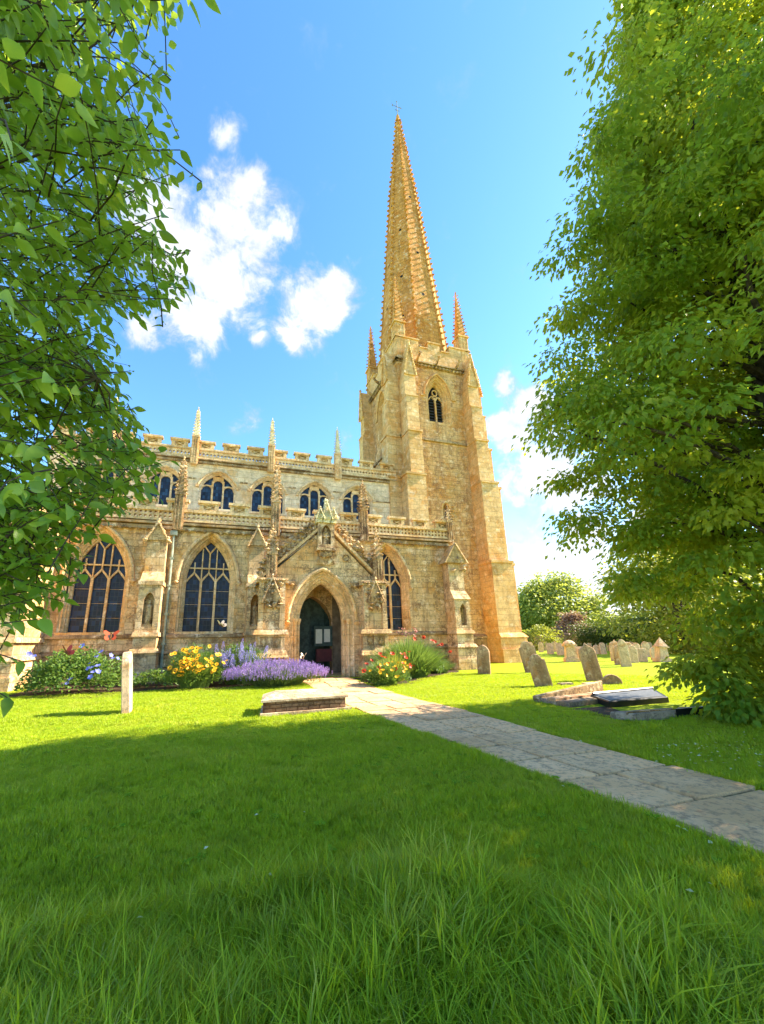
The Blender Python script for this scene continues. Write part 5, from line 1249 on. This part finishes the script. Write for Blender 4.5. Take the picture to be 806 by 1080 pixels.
def scatter(name, r0, r1, dens, tufts, smin, smax, fall, label_kind='stuff'):
    n = int(dens*(r1*r1-r0*r0)*math.pi*130/360)
    r = np.sqrt(rng.uniform(r0*r0, r1*r1, n)); a = np.radians(rng.uniform(-45, 85, n)); x, y = r*np.sin(a), r*np.cos(a)
    keep = ~on_obstacle(x, y) & ~in_poly(x, y, LEDG[0]) & (rng.uniform(0, 1, n) < np.clip((r0/np.maximum(r, .1))**fall if r0 > .6 else 1, 0, 1))
    x, y, r = x[keep], y[keep], r[keep]; n = len(x)
    me = bpy.data.meshes.new(name); me.vertices.add(n); me.vertices.foreach_set('co', np.stack([x, y, np.zeros(n)], 1).astype(np.float32).ravel())
    patch = .5+.5*np.sin(x*2.3+1.7*np.sin(y*1.9))*np.sin(y*2.9+1.3*np.sin(x*1.6+.5))
    s = rng.uniform(smin, smax, n)**1.0*(.6+.7*patch)
    A = me.attributes.new('rot', 'FLOAT_VECTOR', 'POINT'); A.data.foreach_set('vector', np.stack([rng.normal(size=n)*.16, rng.normal(size=n)*.16, rng.uniform(0, 6.283, n)], 1).astype(np.float32).ravel())
    A = me.attributes.new('scl', 'FLOAT', 'POINT'); A.data.foreach_set('value', s.astype(np.float32))
    o = bpy.data.objects.new(name, me); COL.objects.link(o); tag(o, kind='stuff')
    cl = bpy.data.collections.new(name+' tufts')
    for tf in tufts: cl.objects.link(tf)
    ng = bpy.data.node_groups.new(name, 'GeometryNodeTree'); ng.interface.new_socket('Geometry', in_out='INPUT', socket_type='NodeSocketGeometry'); ng.interface.new_socket('Geometry', in_out='OUTPUT', socket_type='NodeSocketGeometry')
    N = ng.nodes; gi, go = N.new('NodeGroupInput'), N.new('NodeGroupOutput'); ip = N.new('GeometryNodeInstanceOnPoints'); ci = N.new('GeometryNodeCollectionInfo')
    ci.inputs['Collection'].default_value = cl; ci.inputs['Separate Children'].default_value = True; ci.inputs['Reset Children'].default_value = True; ip.inputs['Pick Instance'].default_value = True
    na, nb_ = N.new('GeometryNodeInputNamedAttribute'), N.new('GeometryNodeInputNamedAttribute'); na.data_type = 'FLOAT_VECTOR'; na.inputs[0].default_value = 'rot'; nb_.data_type = 'FLOAT'; nb_.inputs[0].default_value = 'scl'
    L = ng.links; L.new(gi.outputs[0], ip.inputs['Points']); L.new(ci.outputs[0], ip.inputs['Instance']); L.new(na.outputs[0], ip.inputs['Rotation']); L.new(nb_.outputs[0], ip.inputs['Scale']); L.new(ip.outputs[0], go.inputs[0])
    md = o.modifiers.new('scatter', 'NODES'); md.node_group = ng
    return o
T1 = [tuft_obj('grass_tuft', 15, .19, .0055, .055) for k in range(6)]
T1 += [tuft_obj('grass_tuft', 9, .24, .0085, .05) for k in range(3)]
T2 = [tuft_obj('grass_tuft', 16, .075, .005, .055) for k in range(6)]
T3 = [tuft_obj('grass_tuft', 18, .05, .009, .11) for k in range(5)]
scatter('long_grass', .5, 2.9, 1250, T1, .4, 1.1, 0)
scatter('lawn_grass', 2.4, 7, 1500, T2, .55, 1.0, .8)
scatter('mown_grass', 6, 19, 420, T3, .5, 1.0, .5)
# ragged longer tufts along the path edge, round the tomb and gravestones
M['weed'] = leaf_mat('lawn weed leaf', (0.12, 0.24, 0.01), (0.20, 0.34, 0.015), (0.4, 0.5, 0.02), .3, .85, .08)
parts = []
for k in range(260):
    r = math.sqrt(rng.uniform(2, 90)); a = R_(rng.uniform(-40, 60)); x, y = r*math.sin(a), r*math.cos(a)
    if on_obstacle(np.array([x]), np.array([y]))[0]: continue
    m_ = rng.integers(5, 10); aa = np.linspace(0, 6.283, m_, endpoint=False)+rng.uniform(0, 6); z = .07 if r < 3 else .03
    D = np.stack([np.cos(aa), np.sin(aa), np.full(m_, rng.uniform(.2, .7))], 1); parts.append(leaf_geo(np.tile([x, y, z], (m_, 1))+D*.01, D, np.array([0, 0, 1.0])+rng.normal(size=(m_, 3))*.2, rng.uniform(.03, .06, m_), .5, .2, True, .25))
o = mesh_np('lawn_weeds', *join_geo(parts), 'weed'); tag(o, kind='stuff')
# fallen pale petals and leaves
n = 90; px_ = rng.uniform(690, 800, n); py_ = rng.normal(791, 9, n); P = np.array([ground(a, b, .05) for a, b in zip(px_, py_)])
P2 = np.array([ground(rng.uniform(60, 760), rng.uniform(800, 1040), .09) for k in range(14)]); P3 = np.array([[rng.uniform(3.3, 5.0), rng.uniform(2.0, 9), .035] for k in range(60)])
P = np.concatenate([P, P2, P3]); V, F = leaf_geo(P, rand_dirs(len(P))*np.array([1, 1, .2]), np.array([0, 0, 1.0])+rand_dirs(len(P))*.4, rng.uniform(.02, .05, len(P)), .6)
o = mesh_np('fallen_petals', V, F, 'petal'); tag(o, kind='stuff')
